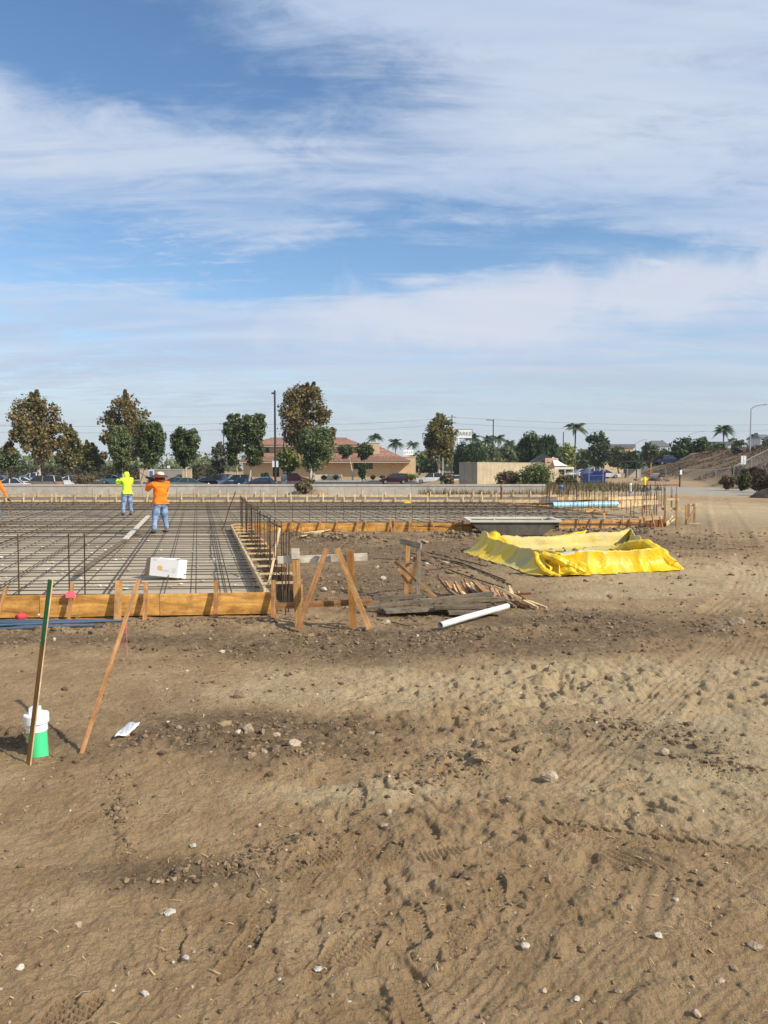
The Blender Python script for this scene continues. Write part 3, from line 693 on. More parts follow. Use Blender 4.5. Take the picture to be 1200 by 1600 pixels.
front=form('plywood_form','yellow plywood form along the near edge of the slab with upright stakes',fr0,fr1,0.285,4,[(tpx(a,fr0,fr1),h,l,w) for a,h,l,w in st],m_ply,'plywood concrete forms')
# pale edge, pink painted stretch and tape of the near form
def on_form(px,z,dy=-0.03): 
    t=tpx(px,fr0,fr1); p=lerp(fr0,fr1,t); return p+Vector((0,dy,z))-front.location
one('pink_paint_stripe',m_pink,front,lambda m:m.beam(on_form(2,.2875,0),on_form(108,.2875,0),0.03,0.004))
one('pink_tape',m_pink,front,lambda m:m.beam(on_form(108,.30,-.075),on_form(122,.30,-.075),0.05,0.07))
for a,b in ((8,50),(245,40),(80,9)):
    pass
# slab mud ledger board lying across the front
def leaned(px0,py0,px1,py1,y0,y1,w,t,mat,label,cat='stake',name='wooden_stake',group=None,extra=None,sink=0.0):
    a=P(px0,py0,y0); b=P(px1,py1,y1); r=empty(name,a,0,label,cat,group)
    d=(b-a)
    one('shaft',mat,r,lambda m:m.beam(-d.normalized()*sink,d,t,w,up=Vector((1,0,0)).cross(d).cross(d) if False else Vector((0,-1,0)).cross(d)))
    if extra: extra(r,d)
    return r
leaned(-6,966,10,918,G(0,967).y-.1,G(0,967).y,0.055,0.02,m_redwood,'short leaning brown stake at the left end of the near plywood form',sink=.1)
# second form across the notch
s2=[(455,.40,0,.045),(471,.42,0,.05),(500,.42,.02,.045),(527,.36,0,.045),(559,.42,0,.05),(575,.36,-.08,.045),(612,.46,-.06,.045),(617,.38,0,.06),(638,.44,.05,.045),(642,.36,0,.05),(680,.40,-.14,.045),(710,.42,.05,.045),(722,.44,0,.06)]
e2=G(738,830)
form('plywood_form','yellow plywood form at the back of the dirt notch, left of the steel washout bin',ML,e2,0.27,4,[(tpx(a,ML,e2),h,l,w) for a,h,l,w in s2],m_ply,'plywood concrete forms')
b2=G(873,826.5); c2=G(1012,824)
s3=[(905,.42,-.1,.045),(918,.40,.1,.045),(942,.50,0,.07),(970,.40,.05,.045),(983,.36,0,.06),(1003,.60,0,.05)]
form('plywood_form','orange plywood form right of the steel washout bin with crossed kicker stakes',b2,c2,0.27,3,[(tpx(a,b2,c2),h,l,w) for a,h,l,w in s3],m_ply2,'plywood concrete forms')
c3=G(1009,825.5); d3=G(1037,823)
form('plywood_form','end form at the right corner of the slab, its shade painted dark red brown',c3,d3,0.25,1,[(.25,.5,0,.05),(.7,.36,0,.05)],M('shade_painted_board',(0.20,0.075,0.02),0.8,var=0.2,uvs=(2,14)),'plywood concrete forms')  # shadow on this end board is put into its darker brown colour
# inner key form along the dowel fence
k0,k1=right_edge(0.03)+Vector((0,0,0)),right_edge(0.95)
form('key_form','pale timber key form running back beside the row of tall rebar dowels',k0+Vector((-.12,0,0)),k1+Vector((-.12,0,0)),0.27,5,[],m_paleb,'plywood concrete forms',kick=False)
kf=form('key_form','outer timber key form with short spreader boards beside the tall rebar dowels',k0+Vector((.36,.3,0)),k1+Vector((.36,.3,0)),0.27,5,[(t,.5,0,.05) for t in (.12,.3,.5,.7,.9)],m_wood,'plywood concrete forms',kick=False,toward=1)
for t in np.linspace(0.02,0.96,13):
    p=lerp(k0,k1,float(t)); a=p+Vector((-.11,.02,.305))-kf.location; b=p+Vector((.40,.10,.305))-kf.location
    one('spreader',m_paleb,kf,lambda m:m.beam(a,b,0.05,0.028))
# back forms: two rows with many leaning stakes
rowA0,rowA1=Vector((-34,BY,0)),Vector((8.2,BY+.3,0)); rowB0,rowB1=Vector((-36,49,0)),Vector((15,49.2,0))
def stakes_px(pxs,p0,p1,hs): return [(tpx(a,p0,p1),hs*random.uniform(.85,1.1),random.uniform(-.1,.1),0.06) for a in pxs]
form('curb_form','low pale form board along the back edge of the slab with leaning stakes',rowA0,rowA1,0.26,9,stakes_px([-120,-70,12,39,52,82,90,96,120,150,184,230,285,320,358,386,412,432,457,480,505,523,540,555,572,598,618,640,668,700,725,738,755,775],rowA0,rowA1,.62),m_paleb,'plywood concrete forms',smat=m_paleb)
form('curb_form','second pale form row beyond the dark strip, in front of the concrete wall',rowB0,rowB1,0.24,10,stakes_px([-100,0,60,118,160,210,262,310,345,400,450,500,530,565,604,640,672,704,742,770,800,830,860,880,905],rowB0,rowB1,.5),m_paleb,'plywood concrete forms',smat=m_paleb)
# ---- rebar mat : each bar a part up to 300, the rest one mass
def rebar_mat():
    root=empty('rebar_mat',lerp(FR,ML,.4)+Vector((-6,0,0)),0,'mat of crossed steel reinforcing bars tied above the sand bed','rebar mat'); c=root.location
    z=SZ+0.06
    parts=[]; rest=MB()
    def bar(a,b,r,zj=0):
        parts.append((Vector(a)-c,Vector(b)-c,r,zj))
    # across bars of the main bay
    n=0; t=0.012; ts=[]
    y=FR.y+0.25
    while y<BY-0.4:
        ts.append(y); y+=random.choice((0.36,0.44,0.40,0.48,0.26))*(1+max(0,y-12)*.014)
    def left_at(y): return Vector((lerp(FL.x,BLx,(y-FR.y)/(BY-FR.y)),y-0.25*(1-(y-FR.y)/(BY-FR.y)),0))
    def right_at(y):
        if y<ML.y: 
            t=(y-FR.y)/(ML.y-FR.y); return lerp(FR,ML,t)+Vector((0.02,0,0))
        e=[(MR.y-.3,MR.x-.9),(PR[1].y,PR[1].x),(PR[0].y,PR[0].x),(G(860,797.5).y,G(860,797.5).x),(G(780,790).y,G(780,790).x),(BY,G(770,784.5).x)]
        e=sorted(e); return Vector((float(np.interp(y,[q[0] for q in e],[q[1] for q in e])),y,0))
    for y in ts:
        a=left_at(y); b=right_at(y)
        d=random.uniform(-.06,.06); sg=random.uniform(-.01,.012); bar((a.x,a.y+d,z+sg),(b.x,b.y-d,z+.015-sg),0.0086)
        if random.random()<0.22: bar((a.x,a.y+0.06-d,z+.03+sg),(b.x,b.y+0.08+d,z+.05),0.009)
    # long bars
    x0=FL.x
    k=0
    for s_ in np.arange(-24,FR.x+3.2,0.42):
        s_=float(s_)+random.uniform(-.04,.04)
        a=Vector((s_,FR.y+0.1-0.01*(s_),0)); 
        y1=BY-.3
        b=a+IC*((y1-a.y)/IC.y)+Vector((random.uniform(-.12,.12),0,0))
        if a.x>FR.x-.08:
            continue
        bar((a.x,a.y,z+.024),(b.x,b.y,z+.026),0.0086)
        if k%4==0: bar((a.x+.07,a.y,z+.024),(b.x+.05,b.y,z+.03),0.009)
        k+=1
    # long bars of the second bay
    for s_ in np.arange(ML.x+.2,MR.x-.6,0.45):
        s_=float(s_); a=Vector((s_,float(np.interp(s_,[ML.x,MR.x],[ML.y,MR.y]))+.12,0))
        b=a.copy()
        for q in range(400):
            b2_=b+IC*0.1
            if b2_.y>BY-.3 or b2_.x>right_at(b2_.y).x: break
            b=b2_
        if (b-a).length>0.5: bar((a.x,a.y,z+.024),(b.x,b.y,z+.026),0.0086)
    parts.sort(key=lambda q:((q[0]+q[1])/2+c).length)
    for i,(a,b,r,zj) in enumerate(parts):
        m=MB() if i<299 else rest
        mid=(a+b)/2+Vector((random.uniform(-.03,.03),random.uniform(-.03,.03),random.uniform(-.012,.004)))
        m.tube([a,mid,b],r,5,True,True)
        if i<299: m.build('rebar',m_rebar,root)
    if rest.v: tag(rest.build('more_rebar',m_rebar,root),kind='stuff')
    return root
rebar_mat()
# screed board laid over the mat, from the workers towards the camera
def board_on(name,px0,py0,px1,py1,z,w,t,mat,label,cat,group=None,z1=None):
    a=G(px0,py0,z); b=G(px1,py1,z if z1 is None else z1); c=(a+b)/2; m=MB(); m.beam(a-c,b-c,w,t)
    o=m.build(name,mat); o.location=c; return tag(o,label,cat,group)
board_on('walk_plank',196,842,232,806,SZ+.13,0.13,0.03,m_whitew,'grey plank laid on the rebar mat between the two workers','plank')
board_on('walk_plank',120,897,195,843,SZ+.125,0.10,0.03,M('muddy_plank',(0.24,0.18,0.12),.85,var=.3,uvs=(2,30)),'muddy brown plank lying on the rebar mat towards the near form','plank')
# ---- vertical dowels
def dowel_fence():
    r=empty('dowel_row',right_edge(.5)+Vector((.12,0,0)),0,'row of tall rebar dowels tied to a sloping top bar beside the key form','rebar dowels'); c=r.location
    tops=[]
    for k,t in enumerate(np.concatenate([np.linspace(-.01,0.05,4),np.linspace(.08,0.97,30)])):
        p=right_edge(float(t))+Vector((.14+random.uniform(-.05,.05),.12,0)); h=1.12+random.uniform(-.02,.02)
        if k<4: h=random.choice((.92,1.02,1.12))
        one('dowel',m_rebar,r,lambda m:m.tube([p-c+Vector((0,0,-.05)),p-c+Vector((random.uniform(-.02,.02),0,h))],0.0085 if k>3 else .010,5))
        if k>=4: tops.append(p-c+Vector((0,0,h-.06)))
    one('top_bar',m_rebar,r,lambda m:m.tube(tops,0.014,5))
    one('bottom_bar',m_rebar,r,lambda m:m.tube([q-Vector((0,0,.72)) for q in tops],0.008,5))
dowel_fence()
def dowels(name,label,pts,hs,mat=m_rebar,r=0.009,group='upright rebar dowels'):
    c=Vector(pts[len(pts)//2]); root=empty(name,(c.x,c.y,0),0,label,'rebar dowels',group)
    for p,h in zip(pts,hs):
        p=Vector(p)-Vector((c.x,c.y,0)); one('dowel',mat if random.random()<.6 else m_rust,root,lambda m:m.tube([p+Vector((0,0,-.05)),p+Vector((random.uniform(-.02,.02),random.uniform(-.02,.02),h))],r,4,True,False))
    return root
A_=[lerp(FL,FR,tpx(p,FL,FR))+Vector((0,.22,0)) for p in (-60,18,98,123,-130)]
dowels('dowel_group','three tall dark rebar dowels standing just inside the near plywood form',A_,[1.08]*5,r=0.0095)
A_=[lerp(ML,MR,tpx(p,ML,MR))+Vector((0,.2,0)) for p in list(range(402,880,27))]
dowels('dowel_group','thin rebar dowels evenly spaced along the form behind the dirt notch',A_,[.84+random.uniform(-.05,.06) for _ in A_],r=.0095)
A_=[(G(p,q).x,G(p,q).y,0) for p,q in [(random.uniform(845,1050),random.uniform(779,803)) for _ in range(95)]]
dowels('dowel_group','thicket of upright rebar dowels in the footings round the blue pipe',A_,[random.uniform(.75,1.1) for _ in A_],mat=m_rust,r=.0125)
A_=[(G(p,784.5).x,BY-.3,0) for p in range(160,850,24)]
dowels('dowel_group','faint row of rebar dowels along the back form board',A_,[.85+random.uniform(-.05,.1) for _ in A_],r=.009)
A_=[(G(p,q).x,G(p,q).y,0) for p,q in ((944,822),(1003,822),(1010,815),(1026,818),(1015,806),(1022,812),(990,812),(985,822),(1050,792),(1056,790))]
dowels('dowel_group','tall rebar dowels at the right corner of the slab',A_,[1.2,1.0,1.5,1.4,1.3,1.5,1.1,.9,.9,1.0],r=.0125,mat=m_rust)
bentY=G(345,832).y
one('bent_rebar',m_rebar,None,lambda m:m.tube([P(345,831,bentY),P(350,822,bentY),P(358,795,bentY),P(368,768,bentY)],.016,6))
tag(bpy.data.objects['bent_rebar'],'long bent rebar sticking up aslant from the mat near the inner corner','rebar')
# ---- A-frame batter board
def px_beam(m,p0,p1,y0,y1,w,t,up=None):
    a=P(*p0,y0); b=P(*p1,y1); d=b-a
    m.beam(a-m.c,b-m.c,t,w,up=Vector((0,-1,0)).cross(d)) 
def batter(name,label,cat,base,items,group='batter boards'):
    r=empty(name,base,0,label,cat,group)
    for nm,mat,p0,p1,y0,y1,w,t in items:
        m=MB(); m.c=Vector(base); px_beam(m,p0,p1,y0,y1,w,t); m.build(nm,mat,r)
    return r
Y=G(500,979).y
m_half=m_wood
batter('batter_board','A-shaped batter board of orange brown timber with pale crossbar at the near slab corner','batter board',(G(510,979).x,Y,0),[
 ('post',m_wood,(467,982),(461.5,857),Y+.02,Y+.02,.089,.04),
 ('white_post_tip',m_whitew,(462,873),(461.5,857),Y+.015,Y+.015,.092,.046),
 ('post',M('dark_fir',(0.36,0.17,0.05),.75,var=.25,uvs=(2,40),bump=.2),(552,983),(547,858.5),Y+.02,Y+.02,.089,.04),
 ('brace',m_redwood,(465,984),(510.5,857),Y-.22,Y-.03,.062,.038),
 ('brace',m_wood,(577.5,983),(526.5,857),Y-.22,Y-.03,.062,.038),
 ('crossbar',m_whitew,(434,875),(574,870),Y+.075,Y+.075,.089,.038),
 ('rail',m_redwood,(430,947),(581.5,940),Y+.075,Y+.075,.072,.038)])
Y2=G(655,935).y
batter('batter_board','small batter board with two posts and a crooked top board behind the lumber pile','batter board',(G(650,935).x,Y2,0),[
 ('post',m_wood,(634,935),(638.5,841),Y2+.25,Y2+.25,.06,.04),
 ('post',m_tanw,(653.5,936),(654.5,843),Y2-.1,Y2-.1,.055,.04),
 ('top_board',m_tanw,(626,845),(658,853),Y2+.28,Y2-.2,.085,.03),
 ('brace',m_wood,(681,933),(617,878),Y2-.15,Y2+.1,.045,.03),
 ('brace',m_redwood,(641,905),(622,888),Y2-.2,Y2-.2,.045,.03),
 ('brace',m_redwood,(648,927),(628,898),Y2-.16,Y2+.1,.045,.03),
 ('brace',m_wood,(641,912),(653,868),Y2+.12,Y2-.05,.045,.03),
 ('brace',m_brownw,(678,877),(656,860),Y2+.5,Y2-.02,.045,.03)])
Y3=G(1041,823).y
batter('batter_board','tall batter board with two posts and pale cross boards at the right corner form','batter board',(G(1045,822).x,Y3,0),[
 ('post',m_wood,(1039,823),(1039,767),Y3,Y3,.05,.05),('post',m_wood,(1057,823),(1057,772),Y3,Y3,.05,.05),
 ('crossbar',m_paleb,(1034,795),(1070,795),Y3+.05,Y3+.05,.085,.03),('crossbar',m_paleb,(1038,780),(1061,780),Y3+.6,Y3+.6,.075,.03),
 ('brace',m_paleb,(1041,818),(1051,806),Y3-.1,Y3+.4,.05,.03),('brace',m_paleb,(1041,821),(1056,809),Y3-.1,Y3+.4,.05,.03)])
Y4=G(1080,820).y
batter('batter_board','low batter board at the far right end with a pale tilted top board','batter board',(G(1080,819).x,Y4,0),[
 ('post',m_wood,(1072,820),(1072,790),Y4,Y4,.06,.05),('post',m_brownw,(1085,819),(1085,787),Y4+.1,Y4+.1,.05,.05),('post',m_brownw,(1076,808),(1076,787),Y4+1.2,Y4+1.2,.06,.05),
 ('top_board',m_paleb,(1078,789.5),(1097,787),Y4+.15,Y4+.15,.065,.03),('brace',m_wood,(1073,817),(1087,793),Y4-.05,Y4-.05,.06,.03),('foot_board',m_paleb,(1076,818),(1093,818),Y4,Y4,.03,.05)])
# short boards across the front of the right corner
def loose(name,px0,py0,px1,py1,z0,z1,w,t,mat,label,cat='board',group=None):
    a=G(px0,py0,z0); b=G(px1,py1,z1); c=(a+b)/2; m=MB(); m.beam(a-c,b-c,w,t); o=m.build(name,mat); o.location=c; return tag(o,label,cat,group)
g1='scrap boards on the footings'
for k,(a,b,c_,d_,z,lab) in enumerate([
 (998,810,1035,810,.28,'pale board laid across the dark end form at the right corner'),
 (870,779,945,778,.3,'long pale board far back behind the blue pipe, left part'),
 (950,779,1025,776.5,.3,'long pale board far back behind the blue pipe, right part'),
 (970,785,1028,783.5,.25,'pale board on the footing right of the blue pipe, upper'),
 (965,790,1004,787.5,.2,'pale board on the footing right of the blue pipe, lower'),
 (780,788,838,792,.12,'pale timber edging at the left end of the far footing'),
 (838,792,866,795,.12,'reddish timber edging just left of the blue pipe'),
 (915,799,938,798,.15,'orange scrap board in front of the blue pipe'),
 (1005,786,1028,785,.5,'raised pale board among the dowels at far right')]):
    loose('scrap_board',a,b,c_,d_,z,z,.035,.17,m_paleb if k not in(6,7) else m_ply2,lab,'board',g1)
for k,(a,b,c_,d_) in enumerate([(968,781,984,776),(984,788,992,781),(975,777,988,771),(996,787,1001,780),(925,793,940,800)]):
    loose('scrap_stake',a,b,c_,d_,.1,.35,.05,.03,m_paleb,['pale stake tilted among dowels, leftmost behind the blue pipe end','pale stake tilted low beside the end of the blue pipe','pale stake tilted high among the far dowels','short pale stake near the far right footing','thin pale stake leaning across the front of the blue pipe'][k],'stake',g1)
# scattered wood along the far forms: too many splinters to count
def splinters():
    m=MB()
    for _ in range(170):
        px,py=random.uniform(770,1030),random.uniform(776,803)
        if py>790+ (px-780)*.12: continue
        g=G(px,py,.12); a=random.uniform(0,3.14); l=random.uniform(.15,.7); d=Vector((math.cos(a),math.sin(a),random.uniform(-.1,.25)))*l/2; m.beam(g-d,g+d,.04,.025)
    o=m.build('wood_splinters',m_ply2); tag(o,'broken wood scraps littering the footings by the blue pipe',None,None,'stuff')
splinters()
# ---- lumber pile and pipe in front of the notch
gl='long grey boards in the lumber pile'
YL=G(640,958).y
def lum(p0,p1,y0,y1,z0,z1,w,t,lab,mat=m_greyw):
    a=P(*p0,y0);a.z=z0; b=P(*p1,y1); b.z=z1; c=(a+b)/2; m=MB(); m.beam(a-c,b-c,w,t); o=m.build('long_board',mat); o.location=c; tag(o,lab,'board',gl)
lum((572,951),(770,931),G(575,955).y,G(770,948).y,.055,.19,.11,.045,'long weathered board topmost on the lumber pile, sloping up to the right')
lum((583,936),(660,935),G(583,946).y,G(660,944).y,.10,.12,.10,.05,'dark board at the back of the lumber pile, left end')
lum((655,943),(788,941),G(655,952).y,G(788,950).y,.12,.13,.10,.05,'grey board in the middle of the lumber pile reaching right')
lum((678,953),(760,950),G(678,958).y,G(760,957).y,.08,.08,.10,.05,'short grey board at the front of the lumber pile')
lum((700,957),(782,952),G(700,960).y,G(782,959).y,.03,.03,.22,.03,'dark board lying flat under the front of the lumber pile')
lum((600,955),(720,948),G(600,958).y,G(720,953).y,.03,.04,.25,.035,'dark flat board at the bottom of the lumber pile')
a=G(688,977,.06);b=G(793,947,.075); c=(a+b)/2
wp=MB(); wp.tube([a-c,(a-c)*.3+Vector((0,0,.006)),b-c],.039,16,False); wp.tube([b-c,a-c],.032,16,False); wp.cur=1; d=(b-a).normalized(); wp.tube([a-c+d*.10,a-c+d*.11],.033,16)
o=wp.build('white_pipe',[m_whitepipe,m_dark]); o.location=c; tag(o,'white plastic pipe lying on the dirt in front of the lumber pile','pipe')
gs='short wooden stakes tossed in a heap'
for k in range(38):
    u=k/37; px=712+u*112+random.uniform(-3,3); y0=lerp(943,950,u)-random.uniform(0,9); g=G(px,y0)
    lie=u>.62 and k%2
    l=random.uniform(.24,.36); tl=random.uniform(.22,.46)-.2*u
    d=Vector((-.30+random.uniform(-.14,.14)+.2*u,.45+random.uniform(-.12,.12),tl)).normalized()*l if not lie else Vector((random.uniform(.2,.6),-.6,-.15)).normalized()*l
    a=Vector((g.x,g.y+.35*(1-u),gz1(g.x,g.y)+(.02+.06*math.sin(math.pi*u) if not lie else .09)))
    m=MB(); m.beam(Vector((0,0,0)),d*.78,.05,.034); m.beam(d*.78,d,.028,.032)
    o=m.build('wooden_stake',random.choice((m_paleb,m_redwood,m_brownw,m_redwood,m_brownw,m_tanw))); o.location=a
    tag(o,'one of the short pointed wooden stakes heaped right of the lumber pile','stake',gs)
for k,(p,q,lab) in enumerate([((771,916),(815,936),'long thin stake lying slanted across the top of the stake heap'),((805,929),(831,927),'thin stake poking right from the top of the stake heap'),((800,939),(832,941),'thin stake poking out at the right end of the stake heap'),((808,930),(832,944),'stake slanting down at the right end of the stake heap')]):
    ya=G(*p).y*.93; a=P(*p,G(790,946).y); b=P(*q,G(820,948).y); c=(a+b)/2; m=MB(); m.beam(a-c,b-c,.035,.035); o=m.build('wooden_stake',m_paleb if k%2==0 else m_redwood); o.location=c; tag(o,lab,'stake')
# thin rebar and wire on the notch floor
for k,(pts,lab,r) in enumerate([([(640,867),(735,900),(788,918)],'dark rebar lying on the dirt beside the yellow liner, nearest',.012),([(650,858),(700,868),(760,885)],'dark rebar running along the foot of the yellow liner',.012),([(583,872),(640,872),(675,876),(722,881)],'thin dark rod on the dirt behind the small batter board',.009),([(665,890),(720,885)],'short dark rod right of the small batter board',.009),([(600,930),(590,960),(640,975)],'looped dark wire on the dirt near the right brace',.006),([(640,862),(720,878),(790,905)],'second dark rebar beside the yellow liner',.012),([(655,862),(745,889),(800,912)],'third dark rebar beside the yellow liner',.010)]):
    pp=[G(*p,0.03) for p in pts]; pp=[Vector((p.x,p.y,gz1(p.x,p.y)+.02)) for p in pp]; c=pp[0].copy(); m=MB(); m.tube([p-c for p in pp],r,5); o=m.build('loose_rebar',m_rust if k%2 else m_rebar); o.location=c; tag(o,lab,'rebar','loose rods on the dirt notch')
def wires():
    m=MB()
    for _ in range(14):
        g=G(random.uniform(520,640),random.uniform(950,985),.02); a=random.uniform(-.5,.8); l=random.uniform(.1,.3); pts=[g+Vector((math.cos(a)*l*t,math.sin(a)*l*t*1.5,.05*math.sin(t*3)+.0)) for t in (0,.33,.66,1)]; m.tube(pts,.003,4)
    tag(m.build('tie_wire',m_rebar),'tangled tie wire on the dirt by the A-frame',None,None,'stuff')
wires()
for k,(p,q,lab) in enumerate([((455,835),(530,826),'pale slat on the dirt at the foot of the second form, leftmost'),((470,838),(505,830),'short pale slat crossed over another by the second form'),((487,832),(515,836),'pale slat lying right of the crossed slats by the second form'),((660,844),(668,847),'short pale offcut on the dirt behind the small batter board'),((690,877),(700,879),'short pale offcut on the dirt right of the small batter board')]):
    z0=gz1(G(*p).x,G(*p).y)+.03; loose('pale_slat',*p,*q,z0,z0+.02,.07,.02,m_paleb,lab,'slat')
leaned(420,914,437,826,G(425,930).y,G(437,930).y+1.2,.035,.022,m_paleb,'long pale stake leaning on the tall dowels at the near end')
# ---- steel washout bin
def bin_():
    yf=G(800,838).y+.05; yb=yf+1.5
    zt=P(800,816,yf).z; zl=.075
    xl0,xr0=P(735,812,yf).x,P(876,816,yf).x; xl1,xr1=P(758,838,yf).x,P(848,838,yf).x
    r=empty('washout_bin',((xl0+xr0)/2,(yf+yb)/2,0),0,'grey cement crusted steel washout bin with sloping ends behind the yellow liner','bin'); c=r.location
    T=.05
    def walls(m):
        o=[(xl0,yf,zt),(xr0,yf,zt),(xr0,yb,zt),(xl0,yb,zt)]; b=[(xl1,yf+.02,.02),(xr1,yf+.02,.02),(xr1,yb-.02,.02),(xl1,yb-.02,.02)]
        i=[(xl0+T,yf+T,zt),(xr0-T,yf+T,zt),(xr0-T,yb-T,zt),(xl0+T,yb-T,zt)]; ib=[(xl1+T,yf+.1,.08),(xr1-T,yf+.1,.08),(xr1-T,yb-.1,.08),(xl1+T,yb-.1,.08)]
        vs=[Vector(p)-c for p in o+b+i+ib]; fs=[]
        for k in range(4):
            k2=(k+1)%4; fs+=[(4+k,4+k2,k2,k),(k,k2,8+k2,8+k),(8+k,8+k2,12+k2,12+k)]
        fs+=[(7,6,5,4),(12,13,14,15)]
        m.add(vs,fs)
    one('shell',m_skip,r,walls)
    def rim(m):
        z=zt+.03
        for a,b in (((xl0-.02,yf,z),(xr0+.02,yf,z)),((xl0-.02,yb,z),(xr0+.02,yb,z)),((xl0,yf+.05,z),(xl0,yb-.05,z)),((xr0,yf+.05,z),(xr0,yb-.05,z))): m.beam(Vector(a)-c,Vector(b)-c,.10,.06)
    one('rim',m_lip,r,rim)
    one('washout_concrete',m_lip,r,lambda m:m.box(Vector(((xl0+xr0)/2,(yf+yb)/2,zt-.13))-c,((xr0-xl0)*.82,(yb-yf)*.86,.05)))
    for s,x in((-1,P(772,818,yf).x),(1,P(847,818,yf).x)):
        one('lifting_pin',m_lip,r,lambda m:m.tube([Vector((x,yf-.03,zt+.0))-c,Vector((x,yf-.03,zt+.1))-c],.02,8))
bin_()
# ---- yellow washout liner
def liner():
    A=G(752,862); B=G(868,897); C=G(1030,891); D=G(985,850)       # ground line of the berm crest: back-left, front-left, front-right, back-right
    A2,B2,C2,D2=A,B,C,D
    path=[];
    segs=[(A,B,'L'),(B,C,'F'),(C,D,'R'),(D,A,'K')]
    h0={'L':.42,'F':.40,'R':.36,'K':.38}
    n=0; rows=[]
    cen=(A+B+C+D)/4
    corners=[A,B,C,D]
    S=[]; 
    for a,b,kind in segs:
        N_=64
        for i in range(N_):
            t=i/N_; S.append((lerp(a,b,t),kind,t,(b-a)))
    # profile across the wall (offset outwards, height factor)
    prof=[(.36,-0.01),(.27,.03),(.20,.22),(.135,.45),(.075,.70),(.02,.93),(0,1.0),(-.025,.97),(-.045,.70),(-.065,.40),(-.09,.06),(-.30,.02),(-.55,.015)]
    V=[];F=[];n=len(S); k=len(prof)
    def tri(x): x=x%1.0; return 1-abs(2*x-1)                    # sharp crease
    rr=np.random.default_rng(3); cre=np.cumsum(rr.uniform(8,38,40)); cre=cre[cre<n]; camp=rr.uniform(.3,1,len(cre)); clean=rr.uniform(-2.5,2.5,len(cre))
    for i,(p,kind,t,dv) in enumerate(S):
        pa=S[(i-3)%n][0]; pb=S[(i+3)%n][0]; d=(pb-pa).normalized(); nrm=Vector((d.y,-d.x,0))
        if nrm.dot(p-cen)<0: nrm=-nrm
        steep={'L':1.25,'F':.42,'R':.9,'K':.6}[kind]
        w1=float(vnoise(np.array([i*.10]),np.array([3.3]),4)[0]); w2=float(vnoise(np.array([i*.27]),np.array([7.3]),5)[0])
        h=h0[kind]*(1-.20*math.sin(math.pi*t)*(1 if kind!='F' else .15))*(1+.22*w1+.03*w2)
        if kind=='L' and t<.10: h*=1.25-.9*abs(t-.05)
        if kind=='R' and .55<t<.9: h*=1.12
        for j,(o,z) in enumerate(prof):
            fold=0
            for cpos,ca_,cl in zip(cre,camp,clean):
                q=abs(i-(cpos+cl*(z-.5)*2.2)); wd=2.0+6.5*(1-z)*ca_
                if q<wd: fold=max(fold,ca_*(1-q/wd))
            sag=-.045*math.sin(math.pi*min(1,max(0,z)))*(1 if o>0 else .3)
            oo=o*(steep if o>0 else 1)
            q=p+nrm*(oo+(sag+.10*fold*(1.15-z*.75)+.05*w2*(1-z))*(1 if z>.02 else .5)+(.05*w1 if z>.5 else 0))
            if j<2 and kind in('F','R'): q=q+nrm*(0.13*w2+.05)
            zz=h*z*(1-.03*fold*(1 if z>.8 else 0))+(.02*w2+.012 if z<.1 and j<2 else 0)
            V.append((q.x,q.y,max(gz1(q.x,q.y)+(.012 if j else .004)+zz,0.0)))
    for i in range(n):
        for j in range(k-1): F.append((i*k+j,((i+1)%n)*k+j,((i+1)%n)*k+j+1,i*k+j+1))
    V=[Vector(v) for v in V]; root=empty('washout_liner',(cen.x,cen.y,0),0,'crumpled bright yellow vinyl washout liner set up as a low walled basin on the dirt','liner'); c=root.location
    me=np_mesh('wall_sheet',[v-c for v in V],F,[m_yellow],None,True); w=link('wall_sheet',me,root); me.materials.append(m_dusty); mi_=np.array([1 if (f%(k-1))>=6 or ((f//(k-1))<64 and 34<(f//(k-1))%64<50) else 0 for f in range(len(F))],dtype=np.int32); me.polygons.foreach_set('material_index',mi_)
    # floor with dried cement film
    fl=MB(); ring_=[V[i*k+k-1]-c+Vector((0,0,.0)) for i in range(0,n,4)]; fl.add([(p.x,p.y,p.z) for p in ring_],[tuple(range(len(ring_)))]); 
    fo=fl.build('floor_sheet',m_dusty,root)
    cm=MB()
    for q in range(5):
        a_=RNG.uniform(0,6.28); rr=RNG.uniform(.1,.6); pc=Vector((math.cos(a_)*rr,math.sin(a_)*rr*.7,.05)); pr=[(.0,.09),(.18,.085),(.34,.05),(.42,0)]
        cm.ring(pc,pr[::-1],9)
    cm.build('dried_cement',m_lip,root)
    # slumped corner flaps: folded sheets at front-left, right end, back-left peak and back-right ear
    def flap(name,pts,thick_noise=.03,mat=m_yellow,nu=14,nv=8):
        """bilinear patch through 4 corners with folds"""
        p=[Vector(q) for q in pts]; VV=[];FF=[]; sd=random.random()*40
        for i in range(nu+1):
            for j in range(nv+1):
                u,v=i/nu,j/nv; q=lerp(lerp(p[0],p[1],u),lerp(p[3],p[2],u),v)
                e=thick_noise*(math.sin(u*9+sd+v*3)*.6+float(vnoise(np.array([u*5+sd]),np.array([v*5]),9)[0])*2.0)*min(1,4*min(v,1-v)+.4)
                VV.append(q+Vector((e*.4,-e,e*.5))-c)
        for i in range(nu):
            for j in range(nv): FF.append((i*(nv+1)+j,(i+1)*(nv+1)+j,(i+1)*(nv+1)+j+1,i*(nv+1)+j+1))
        o=link(name,np_mesh(name,VV,FF,[mat],None,True),root); sol=o.modifiers.new('thick','SOLIDIFY'); sol.thickness=.006; return o
    yb=B.y
    flap('corner_flap',[P(838,866,yb+.1),P(876,864,yb-.15),P(914,893,yb-.25),P(866,902,yb-.3)],.05)
    flap('corner_flap',[P(870,866,yb-.05),P(916,880,yb-.2),P(914,895,yb-.3),P(872,897,yb-.32)],.05)
